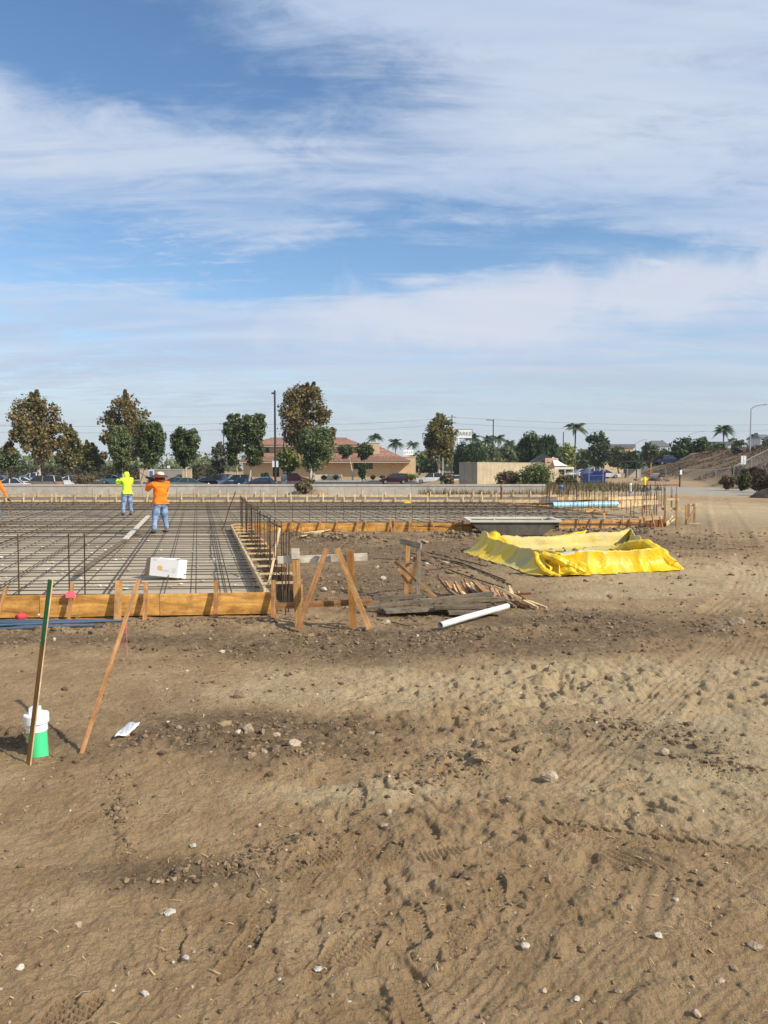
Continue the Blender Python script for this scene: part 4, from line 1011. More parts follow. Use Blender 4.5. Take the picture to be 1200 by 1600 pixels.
    def roll(name,pts,rad):
        m=MB(); P0=[Vector(q)-c for q in pts]; n=len(P0)*5; pp=[];rr=[]
        for i in range(n+1):
            t=i/n*(len(P0)-1); k0=min(int(t),len(P0)-2); f=t-k0; f=f*f*(3-2*f); pp.append(lerp(P0[k0],P0[k0+1],f)+Vector((random.uniform(-.012,.012),random.uniform(-.012,.012),random.uniform(-.010,.010)))); rr.append(lerp(rad[k0],rad[k0+1],f)*random.uniform(.85,1.15))
        m.tube(pp,rr,9,True,False); return m.build(name,m_yellow,root)
    roll('corner_fold',[P(836,864,yb+.0),P(841,880,yb-.15),P(852,893,yb-.28),P(874,900,yb-.33)],[.05,.055,.06,.03])
    roll('corner_roll',[P(848,867,yb-.02),P(868,874,yb-.12),P(892,885,yb-.22),P(915,894,yb-.28)],[.06,.09,.085,.03])
    yc=C.y
    roll('arch_roll',[P(958,864,yc+1.5),P(982,853,yc+1.2),P(1010,850,yc+.9),P(1034,869,yc+.5),P(1050,884,yc+.2),P(1070,893,yc+.02)],[.06,.10,.11,.14,.12,.03])
    flap('end_flap',[P(962,850,D.y-.4),P(1013,847,D.y-.7),P(1060,893,yc+.0),P(1018,894,yc-.1)],.06,nu=18,nv=10)
    flap('arch_flap',[P(948,856,D.y-.5),P(1004,846,D.y-1.2),P(1046,876,yc+.35),P(985,866,yc+.2)],.06,nu=18,nv=10)
    flap('end_flap',[P(1000,862,yc+.6),P(1020,862,yc+.55),P(1074,892.5,yc+.1),P(1056,894.5,yc-.02)],.03)
    flap('back_flap',[P(868,838,D.y+.2),P(917,828,D.y+.25),P(908,858,D.y-.05),P(900,862,D.y-.1)],.05)
    flap('back_flap',[P(880,835,D.y+.4),P(905,832,D.y+.3),P(904,852,D.y),P(880,852,D.y)],.05)
    flap('corner_peak',[P(742,842,A.y+.1),P(774,829,A.y+.1),P(800,850,A.y-.4),P(757,852,A.y-.3)],.06)
liner()
# ---- blue pipe over the footing, posts
a=G(863,795,.0)+Vector((0,0,.17)); b=G(964.5,793.4,.0)+Vector((0,0,.17)); c=(a+b)/2
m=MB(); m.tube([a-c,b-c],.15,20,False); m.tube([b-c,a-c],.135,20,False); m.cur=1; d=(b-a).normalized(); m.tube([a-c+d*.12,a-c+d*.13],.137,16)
o=m.build('blue_pipe',[m_blue,m_dark]); o.location=c; tag(o,'fat pale blue plastic pipe lying across the far footing among dowels','pipe')
def post(name,label,cat,px,py0,py1,w,mats,capf=None):
    g=G(px,py0); top=P(px,py1,g.y).z; r=empty(name,(g.x,g.y,gz1(g.x,g.y)),0,label,cat); top-=r.location.z; capf(r,top,w); return r
def hyd(r,t,w):
    one('barrel',m_hydr,r,lambda m:m.ring((0,0,0),[(.16,t*.45),(.17,t*.5),(.15,t*.9),(.06,t),(0,t)],12)); one('base',m_tool,r,lambda m:m.ring((0,0,0),[(.2,-.1),(.2,.06),(.13,.08),(.13,t*.45)],12)); one('side_arm',m_hydr,r,lambda m:(m.tube([(0,0,t*.82),(-.3,-.05,t*.84),(-.34,-.05,t*.72)],.07,8),m.tube([(0,0,t*.8),(.24,-.05,t*.8)],.09,8)))
post('pipe_riser','bright yellow pipe riser with black base by the far fence','pipe riser',1007,768,745,.3,None,hyd)
def bpost(mat,cap):
    def f(r,t,w):
        one('shaft',mat,r,lambda m:m.ring((0,0,0),[(w,-.1),(w,t*.8),(w*1.25,t*.82),(w*1.25,t*.92),(w*.6,t),(0,t)],10))
        one('collar',cap,r,lambda m:m.ring((0,0,0),[(w*1.1,0),(w*1.4,.03),(w*1.4,.12),(w*1.1,.15)],10))
    return f
post('marker_post','stubby blue pipe post behind the far footing','post',877,771,758,.13,None,bpost(m_bluep,m_grey))
post('marker_post','stubby white pipe post left of the yellow riser','post',985,770,755,.09,None,bpost(m_whitepvc,m_bluep))
post('marker_post','dark green square post in front of the concrete wall','post',691,771,752,.13,None,bpost(m_greenpost,m_greenpost))
post('marker_post','thin dark brown post at the right end of the back forms','post',783.5,783,757,.07,None,bpost(m_brownw,m_brownw))
# ---- near left: conduits, rag, stakes, pipe, paper
gp='blue grey pipes lying by the near form'
for k,(p,q,r_) in enumerate([((-120,971),(190,968),.018),((-120,976),(165,972),.02),((-110,980),(160,978),.018),((-100,984),(205,972.5),.014),((-90,986),(120,978.5),.016)]):
    a=G(*p,.03);b=G(*q,.03); a.z=gz1(a.x,a.y)+.03+.02*(k%2); b.z=gz1(b.x,b.y)+.025+.015*(k%2); c=(a+b)/2; m=MB(); m.tube([a-c,(a-c)*.3+Vector((0,0,.005)),b-c],r_,8); o=m.build('conduit_pipe',m_conduit); o.location=c
    tag(o,['farthest blue grey pipe in the bundle by the near form','thick blue grey pipe second in the bundle by the near form','middle blue grey pipe in the bundle by the near form','thin pipe reaching farthest right in the bundle by the near form','nearest blue grey pipe in the bundle by the near form'][k],'pipe',gp)
def rag():
    V0,F0=ico(2); V=V0*(1+.35*RNG.uniform(-1,1,(len(V0),1)))*np.array([.065,.05,.05]); g=G(32,968,0); o=link('red_rag',np_mesh('red_rag',V,F0,[m_red],None,True)); o.location=(g.x,g.y,gz1(g.x,g.y)+.06); tag(o,'crumpled red rag on the pipes by the near form','rag')
    V=V0*(1+.3*RNG.uniform(-1,1,(len(V0),1)))*np.array([.05,.04,.03]); g=G(62,964,0); o=link('white_scrap',np_mesh('white_scrap',V,F0,[m_paper],None,True)); o.location=(g.x,g.y,gz1(g.x,g.y)+.05); tag(o,'small crumpled white scrap right of the red rag','scrap')
rag()
def cleanout():
    g=G(61,1184); z0=gz1(g.x,g.y); r=empty('sewer_cleanout',(g.x,g.y,z0),0,'bright green pipe stub with white cap standing in the dirt at left','pipe'); t=P(61,1104,g.y).z-z0
    lean=Matrix.Rotation(R(-4),3,'Y')
    def tilt(o): o.rotation_euler=(0,R(-2.5),0)
    t0=P(61,1141,g.y).z-z0
    tilt(one('green_pipe',m_greenpvc,r,lambda m:m.ring((0,0,0),[(.061,-.12),(.061,t0+.02)],32)))
    def cap_(m):
        for pr in ([(.060,t0),(.067,t0)],[(.067,t0),(.067,t0+.056)],[(.067,t0+.056),(.079,t0+.056)],[(.079,t0+.056),(.080,t0+.110)],[(.080,t0+.110),(.076,t0+.116)],[(.076,t0+.116),(.0,t0+.116)]): m.ring((0,0,0),pr,32)
    tilt(one('cap_hub',m_whitepvc,r,cap_))
    tilt(one('cap_nut',m_whitepvc,r,lambda m:m.box((-.005,0,t0+.138),(.058,.058,.044))))
cleanout()
# green lath stake: painted upper part, timber edge showing on the right
g=G(46,1187); yb=g.y-.12
a=P(45,1190,yb); b=P(79,906,yb+.05); r=empty('lath_stake',a,0,'tall wooden stake painted green at the top, leaning in front of the green pipe','stake')
d=b-a; nf=Vector((-.62,-.78,0)); up=nf.cross(d); eo=Vector((.78,-.62,0))*.0265
def lath(m,u0,u1,w,t): m.beam(d*u0,d*u1,t*.45,w,up=up)
one('shaft',M('brown_lath',(0.34,0.17,0.05),.75,var=.2,uvs=(2,40),bump=.2),r,lambda m:lath(m,-.06,.64,.050,.019)); one('painted_tip',m_greenp,r,lambda m:lath(m,.64,1,.050,.0192))
one('bare_edge',m_paleb,r,lambda m:m.beam(d*-.05+eo,d*1.0+eo,.0083,.003,up=up))
g=G(126,1181); a=P(126,1182,g.y); b=P(217,905,g.y+.45); r=empty('lath_stake',a,0,'thin unpainted orange brown lath leaning to the right beside the green pipe','stake'); d=b-a
one('shaft',m_redwood,r,lambda m:m.beam(d*-.05,d,.009,.029,up=Vector((.2,-1,0)).cross(d)))
g=G(199,1030); leaned(199,1030,197.5,975,g.y,g.y,.0035,.003,m_pink,'hair-thin reddish wire flag standing in the dirt behind the lath','marker flag')
def paper():
    g=G(200,1150); r=empty('paper_scrap',(g.x,g.y,gz1(g.x,g.y)+.02),0,'crumpled white printed paper scrap on the dirt at left','paper')
    V=[];F=[]
    nu,nv=8,4
    for i in range(nu+1):
        for j in range(nv+1):
            u,v=i/nu-.5,j/nv-.5; V.append((u*.155,v*.14*(1.25-u*.3)+u*.10,.02+.018*math.sin(u*7+v*4)+u*.035+.045*(v+.5)))
    for i in range(nu):
        for j in range(nv): F.append((i*(nv+1)+j,(i+1)*(nv+1)+j,(i+1)*(nv+1)+j+1,i*(nv+1)+j+1))
    r.scale=(.76,.76,.76); s=link('sheet',np_mesh('sheet',V,F,[m_paper],None,True),r); md=s.modifiers.new('thick','SOLIDIFY'); md.thickness=.004
    def pr(m):
        for q in range(5):
            for seg in range(3):
                u=-.36+seg*.26; v=-.3+q*.13; f=lambda u,v:Vector((u*.155,v*.14*(1.25-u*.3)+u*.10,.0265+.018*math.sin(u*7+v*4)+u*.035+.045*(v+.5)))
                m.beam(f(u,v),f(u+.2,v),.003,.006)
    one('print_lines',m_print,r,pr)
paper()
# ---- white carton on the mat
def carton():
    y=G(253,901,.16).y; c=P(255,900,y); r=empty('carton',(c.x,y,.16),R(-8),'white carton box with an orange round mark tipped on the rebar mat','box')
    w=(280-232)/1200*y; h=(899-871)/1200*y; dp=.30
    r.rotation_euler=(R(-6),R(4),R(-12))
    t=.006
    def body(m):
        m.box((0,dp/2,t),(w,dp,t)); m.box((0,0,h/2),(w,t,h)); m.box((0,dp,h/2),(w,t,h)); m.box((w/2,dp/2,h/2),(t,dp-.01,h))
    one('shell',m_card,r,body)
    for pts in ([(-w/2,0,0),(-w/2,0,h),(-w/2-.10,.05,h*.9),(-w/2-.12,.05,-.03)],[(-w/2,dp,0),(-w/2,dp,h),(-w/2-.13,dp+.02,h*.85),(-w/2-.13,dp+.02,.02)]):
        o=one('open_flap',m_cardb,r,lambda m:m.add(pts,[(0,1,2,3)])); md=o.modifiers.new('t','SOLIDIFY'); md.thickness=.005
    o=one('top_flap',m_card,r,lambda m:m.add([(-w/2,0,h),(w/2-.09,0,h),(w/2-.13,dp,h+.02),(-w/2+.02,dp,h-.02)],[(0,1,2,3)])); md=o.modifiers.new('t','SOLIDIFY'); md.thickness=.005
    f=-t/2-.003
    def disc(m):
        vs=[(-.07+.045*math.cos(q/20*6.283),f,h*.48+.04*math.sin(q/20*6.283)) for q in range(20)]; m.add(vs,[tuple(range(20))])
    one('round_mark',m_logo,r,disc)
    def txt(m):
        for q in range(7): 
            x=-.045+q*.022; m.box((x,f-.001,h*.36),(.006,.001,.028 if q%2 else .02)); 
            if q%3==0: m.box((x+.006,f-.001,h*.36+.01),(.012,.001,.005))
        for q in range(3): m.box((w*.36,f-.001,h*(.5-q*.1)),(.07,.001,.004))
        m.box((-w*.33,f-.001,h*.9),(.06,.001,.008))
    one('lettering',M('faded_print',(.52,.50,.48),.8,var=.05),r,txt)
carton()
# yellow wheel chock and tiny litter on the far mat
g=G(637,786.5,.2); r=MB(); r.add([(-.22,-.06,0),(.22,-.06,0),(0,-.06,.17),(-.22,.06,0),(.22,.06,0),(0,.06,.17)],[(0,1,2),(5,4,3),(0,3,4,1),(1,4,5,2),(2,5,3,0)]); o=r.build('yellow_marker',m_hydr); o.location=g; tag(o,'small yellow wedge lying on the far rebar mat','wedge')
def litter():
    V0,F0=ico(1); n=120; pts=[]
    while len(pts)<n:
        px,py=random.uniform(0,420),random.uniform(800,925)
        if px>420-(925-py)*.55-15: continue
        pts.append(G(px,py,SZ+.02))
    V=np.concatenate([V0*np.array([.03,.03,.015])*RNG.uniform(.5,1.6)+np.array(p) for p in pts]); F=np.concatenate([F0+i*len(V0) for i in range(n)])
    tag(link('dobie_blocks',np_mesh('dobie_blocks',V,F,[m_lip])),'small pale spacer blocks under the rebar mat',None,None,'stuff')
litter()
# dark dirt pile at the right edge, brushy heap by the wall
def heap(name,label,cx,cy,rx,ry,h,mat,seed,cat='dirt pile'):
    n=40; V=[];F=[]
    for i in range(n+1):
        for j in range(n+1):
            u,v=i/n*2-1,j/n*2-1; rr=u*u+v*v; V.append((u*rx,v*ry,max(0,1-rr)**.9*h-.03))
    V=np.array(V); V[:,2]+=np.where(V[:,2]>0,1,0)*.22*h*fbm(V[:,0]+seed,V[:,1],.5*ry,4,seed)
    for i in range(n):
        for j in range(n): F.append((i*(n+1)+j,(i+1)*(n+1)+j,(i+1)*(n+1)+j+1,i*(n+1)+j+1))
    o=link(name,np_mesh(name,V,F,[mat],None,True)); o.location=(cx,cy,gz1(cx,cy)); return tag(o,label,cat)
m_dpile=M('dark_damp_soil',(0.07,0.045,0.03),.95,var=.4,scale=3,bump=.8,bscale=9,col2=(.13,.085,.055))
g=G(1215,779); heap('dirt_pile','dark brown soil pile at the right edge of the picture below the brushy bank',g.x+1.5,g.y+1.3,2.8,1.6,1.0,m_dpile,3)
m_tpile=M('tan_soil',(0.26,0.19,0.12),.95,var=.25,scale=3,bump=.6,bscale=9)
g=G(493,772); heap('dirt_pile','tan soil heap with dead branches in front of the concrete wall',g.x,g.y-.6,1.1,.6,.42,m_tpile,5)
# ------------------------------------------------------------------ people
def skin_obj(name,verts,edges,radii,mat,parent,sub=2,root=0,wr=0.0,seed=1):
    me=bpy.data.meshes.new(name); me.from_pydata(verts,edges,[]); o=link(name,me,parent); md=o.modifiers.new('skin','SKIN'); md.use_smooth_shade=True
    sv=me.skin_vertices[0].data
    for i,rd in enumerate(radii): sv[i].radius=rd if isinstance(rd,tuple) else (rd,rd); sv[i].use_root=(i==root)
    ss=o.modifiers.new('sub','SUBSURF'); ss.levels=ss.render_levels=sub
    bpy.context.view_layer.update(); dg=bpy.context.evaluated_depsgraph_get(); nm=bpy.data.meshes.new_from_object(o.evaluated_get(dg)); nm.name=name
    o.modifiers.clear(); o.data=nm; bpy.data.meshes.remove(me); nm.materials.clear(); nm.materials.append(mat)
    if wr:
        n=len(nm.vertices); co=np.empty(n*3,dtype=np.float32); nm.vertices.foreach_get('co',co); co=co.reshape(-1,3); no=np.empty(n*3,dtype=np.float32); nm.vertices.foreach_get('normal',no); no=no.reshape(-1,3)
        w=fbm(co[:,0]*3+co[:,1]*2,co[:,2]*9,1,3,seed); nm.vertices.foreach_set('co',(co+no*(wr*w)[:,None]).ravel()); nm.update()
    for p in nm.polygons: p.use_smooth=True
    return o
def hand(name,wrist,direction,curl_dir,mat,parent):
    """palm, four curled fingers of unequal length and a thumb, as one skinned mesh"""
    w=Vector(wrist); d=Vector(direction).normalized(); c=Vector(curl_dir); c=(c-d*c.dot(d)).normalized(); s=d.cross(c)
    V=[w,w+d*.045]; E=[(0,1)]; Rr=[(.026,.02),(.036,.016)]
    for k,(o,l) in enumerate(((-.030,.062),(-.010,.074),(.011,.068),(.030,.052))):
        b=len(V); V+=[w+d*.085+s*o, w+d*(.085+l*.5)+s*o*1.1+c*.018, w+d*(.085+l*.62)+s*o*1.1+c*.05]; E+=[(1,b),(b,b+1),(b+1,b+2)]; Rr+=[.0115,.0095,.0075]
    b=len(V); V+=[w+d*.045-s*.045+c*.012, w+d*.085-s*.058+c*.03]; E+=[(1,b),(b,b+1)]; Rr+=[.012,.009]
    return skin_obj(name,V,E,Rr,mat,parent,1)
def person(label,loc,rz,H,shirt,kind,arms,legs,headturn=0.0,build=1.0):
    """faces local +Y; arms = ((elbow,wrist) left, (elbow,wrist) right) ; legs = foot positions"""
    s=H/1.70; r=empty('person',loc,rz,label,'person','workers on the slab'); r.scale=(s,s,s)
    hip=Vector((0,0,.90)); ch=Vector((0,.0,1.22)); nk=Vector((0,.01,1.43)); hd=Vector((0,.05,1.55))
    sh=[Vector((-.19*build,0,1.37)),Vector((.19*build,0,1.37))]; hp=[Vector((-.10,0,.86)),Vector((.10,0,.86))]
    V=[hip,Vector((0,0,1.05)),ch,Vector((0,0,1.36)),nk,hd,hd+Vector((0,.01,.09))]; E=[(0,1),(1,2),(2,3),(3,4),(4,5),(5,6)]
    Rr=[(.145,.10),(.13,.095),(.15,.10),(.12,.08),.055,(.082,.098),(.066,.078)]
    ends=[]
    for k in (0,1):
        el,wr=[Vector(a) for a in arms[k]]; b=len(V); V+=[sh[k],el,wr]; E+=[(3,b),(b,b+1),(b+1,b+2)]; Rr+=[.055,.042,.028]; ends.append((el,wr))
    kn=[]
    for k in (0,1):
        ft=Vector(legs[k]); kk=(hp[k]+ft)/2+Vector((0,.03,.02)); b=len(V); an=ft+Vector((0,-.03,.08)); V+=[hp[k],kk,an,ft+Vector((0,.12,.03))]; E+=[(0,b),(b,b+1),(b+1,b+2),(b+2,b+3)]; Rr+=[.085,.058,.042,.035]; kn.append((kk,an,ft))
    body=skin_obj('body',[tuple(v) for v in V],E,Rr,m_skin,r,2)
    # face: nose, ears, eyes sit on the head
    one('nose',m_skin,r,lambda m:m.add([tuple(hd+Vector(q)) for q in ((-.014,.088,-.01),(.014,.088,-.01),(0,.118,-.012),(0,.09,.04))],[(0,1,2),(1,3,2),(3,0,2)],None,True))
    for k in(-1,1):
        one('ear',m_skin,r,lambda m:m.ring(tuple(hd+Vector((k*.082,0,-.02))),[(.0,.03),(.014,.02),(.016,-.005),(.008,-.028),(0,-.03)],8)); one('eye',m_dark,r,lambda m:m.ring(tuple(hd+Vector((k*.03,.088,.03))),[(0,.008),(.009,0),(0,-.008)],8))
    # trousers
    V=[(0,0,.97),(0,0,.90)];E=[(0,1)];Rr=[(.155*build,.118),(.168*build,.13)]
    for k in (0,1):
        kk,an,ft=kn[k]; b=len(V); V+=[tuple(hp[k]+Vector((0,0,-.06))),tuple(kk),tuple(an+Vector((0,.0,.14))),tuple(an+Vector((0,.01,-.01)))]; E+=[(1,b),(b,b+1),(b+1,b+2),(b+2,b+3)]; Rr+=[.118*build,.092,.082,.085]
    skin_obj('jeans',V,E,Rr,m_jean,r,3,0,.035,3)
    for k in (0,1):
        kk,an,ft=kn[k]; skin_obj('boot',[tuple(an),tuple(ft+Vector((0,-.05,.045))),tuple(ft+Vector((0,.05,.045))),tuple(ft+Vector((0,.17,.035)))],[(0,1),(1,2),(2,3)],[.058,.055,(.05,.045),(.046,.034)],m_boot,r,2)
    # shirt or hoodie with sleeves
    V=[(0,.0,.87),(0,-.005,1.0),(0,-.005,1.2),(0,-.005,1.36),(0,.0,1.43)];E=[(0,1),(1,2),(2,3),(3,4)];Rr=[(.190*build,.152),(.188*build,.150),(.19*build,.142),(.15*build,.112),(.085,.08)]
    for k in (0,1):
        el,wr=ends[k]; b=len(V); V+=[tuple(sh[k]),tuple(el),tuple(lerp(el,wr,.9))]; E+=[(3,b),(b,b+1),(b+1,b+2)]; Rr+=[.085*build,.068,.05]
    skin_obj('shirt',V,E,Rr,shirt,r,3,1,.05,7)
    for k in (0,1):
        el,wr=ends[k]; hand('glove' ,lerp(el,wr,.95),(wr-el),(0,.2,.9) if kind=='hat' else (0.3,.5,.6),m_glove,r)
    if kind=='hood':
        skin_obj('hood',[(0,.0,1.42),(0,.0,1.52),(0,.025,1.60),(0,.03,1.66)],[(0,1),(1,2),(2,3)],[(.11,.10),(.122,.125),(.118,.125),(.075,.085)],shirt,r,3,0,.02,5)
        one('cap_peak',m_tool,r,lambda m:m.prism([(-.09,1.62),(.09,1.62),(.07,1.635),(-.07,1.635)],.12,.22))
    else:
        z=1.585
        one('sun_brim',m_hat,r,lambda m:m.ring((0,.03,z),[(.105,.062),(.135,.04),(.20,.010),(.245,-.03),(.247,-.037),(.20,-.006),(.10,.0)],24))
        one('neck_shade',m_hat,r,lambda m:m.add([tuple(Vector((math.cos(a)*(.12+.05*v),.03+math.sin(a)*(.12+.05*v),z+.02-.17*v))) for v in (0,.5,1) for a in [math.pi*(1.0+i/10) for i in range(11)]],[(j*11+i,j*11+i+1,(j+1)*11+i+1,(j+1)*11+i) for j in (0,1) for i in range(10)],None,True))
        one('hard_hat',m_helmet,r,lambda m:m.ring((.01,.0,z+.025),[(.112,0),(.108,.035),(.09,.07),(.055,.092),(0,.098)],20))
    return r
g=G(199,808,SZ+.02)
person('worker in lime yellow hooded sweatshirt and blue jeans with arms raised, standing on the mat',(g.x,g.y,SZ+.08),R(38),1.66,m_lime,'hood',
 (((-.33,.12,1.16),(-.20,.36,1.40)),((.26,.20,1.12),(.02,.38,1.36))),((-.17,-.05,0),(.15,.02,0)))
g=G(251.5,837,SZ+.02)
p=person('worker in orange shirt and brown brimmed hard hat holding a dark tool to the face',(g.x,g.y,SZ+.08),R(42),1.66,m_orange,'hat',
 (((-.30,.20,1.20),(-.12,.42,1.42)),((.28,.20,1.13),(.05,.40,1.40))),((-.20,.0,0),(.17,.03,0)),build=1.1)
def tool(m):
    m.box((0,0,0),(.07,.16,.09)); m.tube([(0,.06,0),(0,.20,.02)],.035,10); m.tube([(0,-.02,-.02),(0,-.05,-.14)],.025,8); m.tube([(0,.18,.02),(-.02,.42,.10)],.008,6)
q=p.matrix_basis@Vector((-.05,.42,1.50)); o=one('survey_tool',m_tool,None,tool); o.location=q; o.rotation_euler=(R(10),0,R(60)); tag(o,'dark hand tool with a thin rod held up by the worker in orange','tool')
g=G(-11,826,SZ)
person('worker in orange long sleeves mostly beyond the left edge, one arm hanging',(g.x,g.y+.0,SZ+.02),R(10),1.72,m_orange,'hat',
 (((-.30,-.02,1.10),(-.33,.08,.86)),((.33,.0,1.12),(.42,.10,.88))),((-.15,0,0),(.13,.05,0)))
# ------------------------------------------------------------------ low concrete wall
WY=57.0
def wall():
    r=empty('concrete_wall',(-12,WY,0),0,'long low grey concrete wall with a cap band between the site and the parking lot','wall'); c=r.location
    x=-50.0; xe=P(852,760,WY).x
    top=.72
    while x<xe:
        x1=min(x+4.0,xe); one('wall_panel',m_concrete,r,lambda m:m.box(((x+x1)/2-c.x,0,top/2-.12),(x1-x-.012,.2,top-.17+.24)))
        one('cap_block',m_concrete,r,lambda m:m.box(((x+x1)/2-c.x,-.01,top-.055),(x1-x-.02,.25,.15))); x=x1
wall()
def scrub_strip(name,label,pts,n,h,mat,w=.05):
    """thin blades; pts = (x0,x1,y0,y1)"""
    x0,x1,y0,y1=pts; xs=RNG.uniform(x0,x1,n); ys=RNG.uniform(y0,y1,n); zs=ground_z(xs,ys,False); hh=h*RNG.uniform(.4,1.3,n)*(0.6+.8*np.clip(fbm(xs,ys,2.2,3,3)+.5,0,1)); a=RNG.uniform(0,6.28,n); ln=RNG.uniform(-.35,.35,(n,2))*hh[:,None]
    dx,dy=np.cos(a)*w,np.sin(a)*w
    V=np.stack([np.stack([xs-dx,ys-dy,zs-.03],1),np.stack([xs+dx,ys+dy,zs-.03],1),np.stack([xs+ln[:,0],ys+ln[:,1],zs+hh],1)],1).reshape(-1,3); F=np.arange(3*n).reshape(-1,3)
    return tag(link(name,np_mesh(name,V,F,[mat],None,False,{'tint':np.repeat(RNG.uniform(0,1,n),3)})),label,None,None,'stuff')
scrub_strip('dry_grass','dry brown grass along the foot of the concrete wall at right',(2.5,13.5,54.5,56.7),900,.45,L_DRY,.03)
scrub_strip('weed_strip','green and tan weeds between the footings and the far fence',(14,24.5,66,84),2000,.5,L_WEED,.05)
scrub_strip('weed_strip','pale dry grass among the weeds before the far fence',(12,22,62,82),1500,.42,L_DRY,.04)
scrub_strip('weed_strip','tall weeds in front of the tan container',(7,18,62,80),900,.45,L_DRY,.04)
def hill_veg():
    n=60000; xs=RNG.uniform(28,95,n); ys=RNG.uniform(60,150,n); h=macro(xs,ys); k=(h>.35)&(fbm(xs,ys,6,3,44)>-.2); xs,ys,h=xs[k],ys[k],h[k]; n=len(xs)
    hh=RNG.uniform(.07,.30,n)*(1+.9*sstep(3.4,4.6,h)); a=RNG.uniform(0,6.28,n); w=RNG.uniform(.03,.09,n); ln=RNG.uniform(-.3,.3,(n,2))*hh[:,None]; dx,dy=np.cos(a)*w,np.sin(a)*w
    V=np.stack([np.stack([xs-dx,ys-dy,h-.05],1),np.stack([xs+dx,ys+dy,h-.05],1),np.stack([xs+ln[:,0],ys+ln[:,1],h+hh],1)],1).reshape(-1,3)
    t=np.clip(RNG.uniform(0,.75,n)+0*h,0,1)
    tag(link('bank_brush',np_mesh('bank_brush',V,np.arange(3*n).reshape(-1,3),[L_BNK],None,False,{'tint':np.repeat(t,3)})),'low dry brown brush covering the bank at right',None,None,'stuff')
    k=(h>3.2); xs,ys,h=xs[k],ys[k],h[k]; n=len(xs); 
L_BNK=leafmat('bank_brush_blades',(0.050,0.033,0.020),(0.092,0.062,0.036),(0.16,0.12,0.068))
hill_veg()
# ------------------------------------------------------------------ trees
def leaves(cent,rad,n,size,up=.25,asp=1.5,droop=0.0,seed=0):
    """n leaf quads gathered round clump centres"""
    rng=np.random.default_rng(seed); cent=np.asarray(cent); k=rng.integers(0,len(cent),n); d=rng.normal(size=(n,3)); d/=np.linalg.norm(d,axis=1)[:,None]
    rr=rng.uniform(0,1,n)**(1/2.2); p=cent[k]+d*rr[:,None]*np.asarray(rad)[k][:,None]
    nn=d*.7+rng.normal(size=(n,3))*.6+np.array([0,0,up]); nn/=np.linalg.norm(nn,axis=1)[:,None]
    t=rng.normal(size=(n,3)); t[:,2]-=droop; t-=nn*(t*nn).sum(1)[:,None]; t/=np.linalg.norm(t,axis=1)[:,None]; b=np.cross(nn,t); s=size*rng.uniform(.4,1.55,n)[:,None]
    A=p-t*s*asp/2; B=p+b*s/2+nn*s*.12; C=p+t*s*asp/2; D=p-b*s/2+nn*s*.12
    V=np.stack([A,B,C,D],1).reshape(-1,3); F=np.arange(4*n).reshape(-1,4)
    tint=np.clip(rng.normal(.42,.22,n)+.25*(cent[k][:,0]*0+rng.uniform(-.5,.5,len(cent))[k]),0,1)
    return V,F,np.repeat(tint,4)
TREEC=[0]
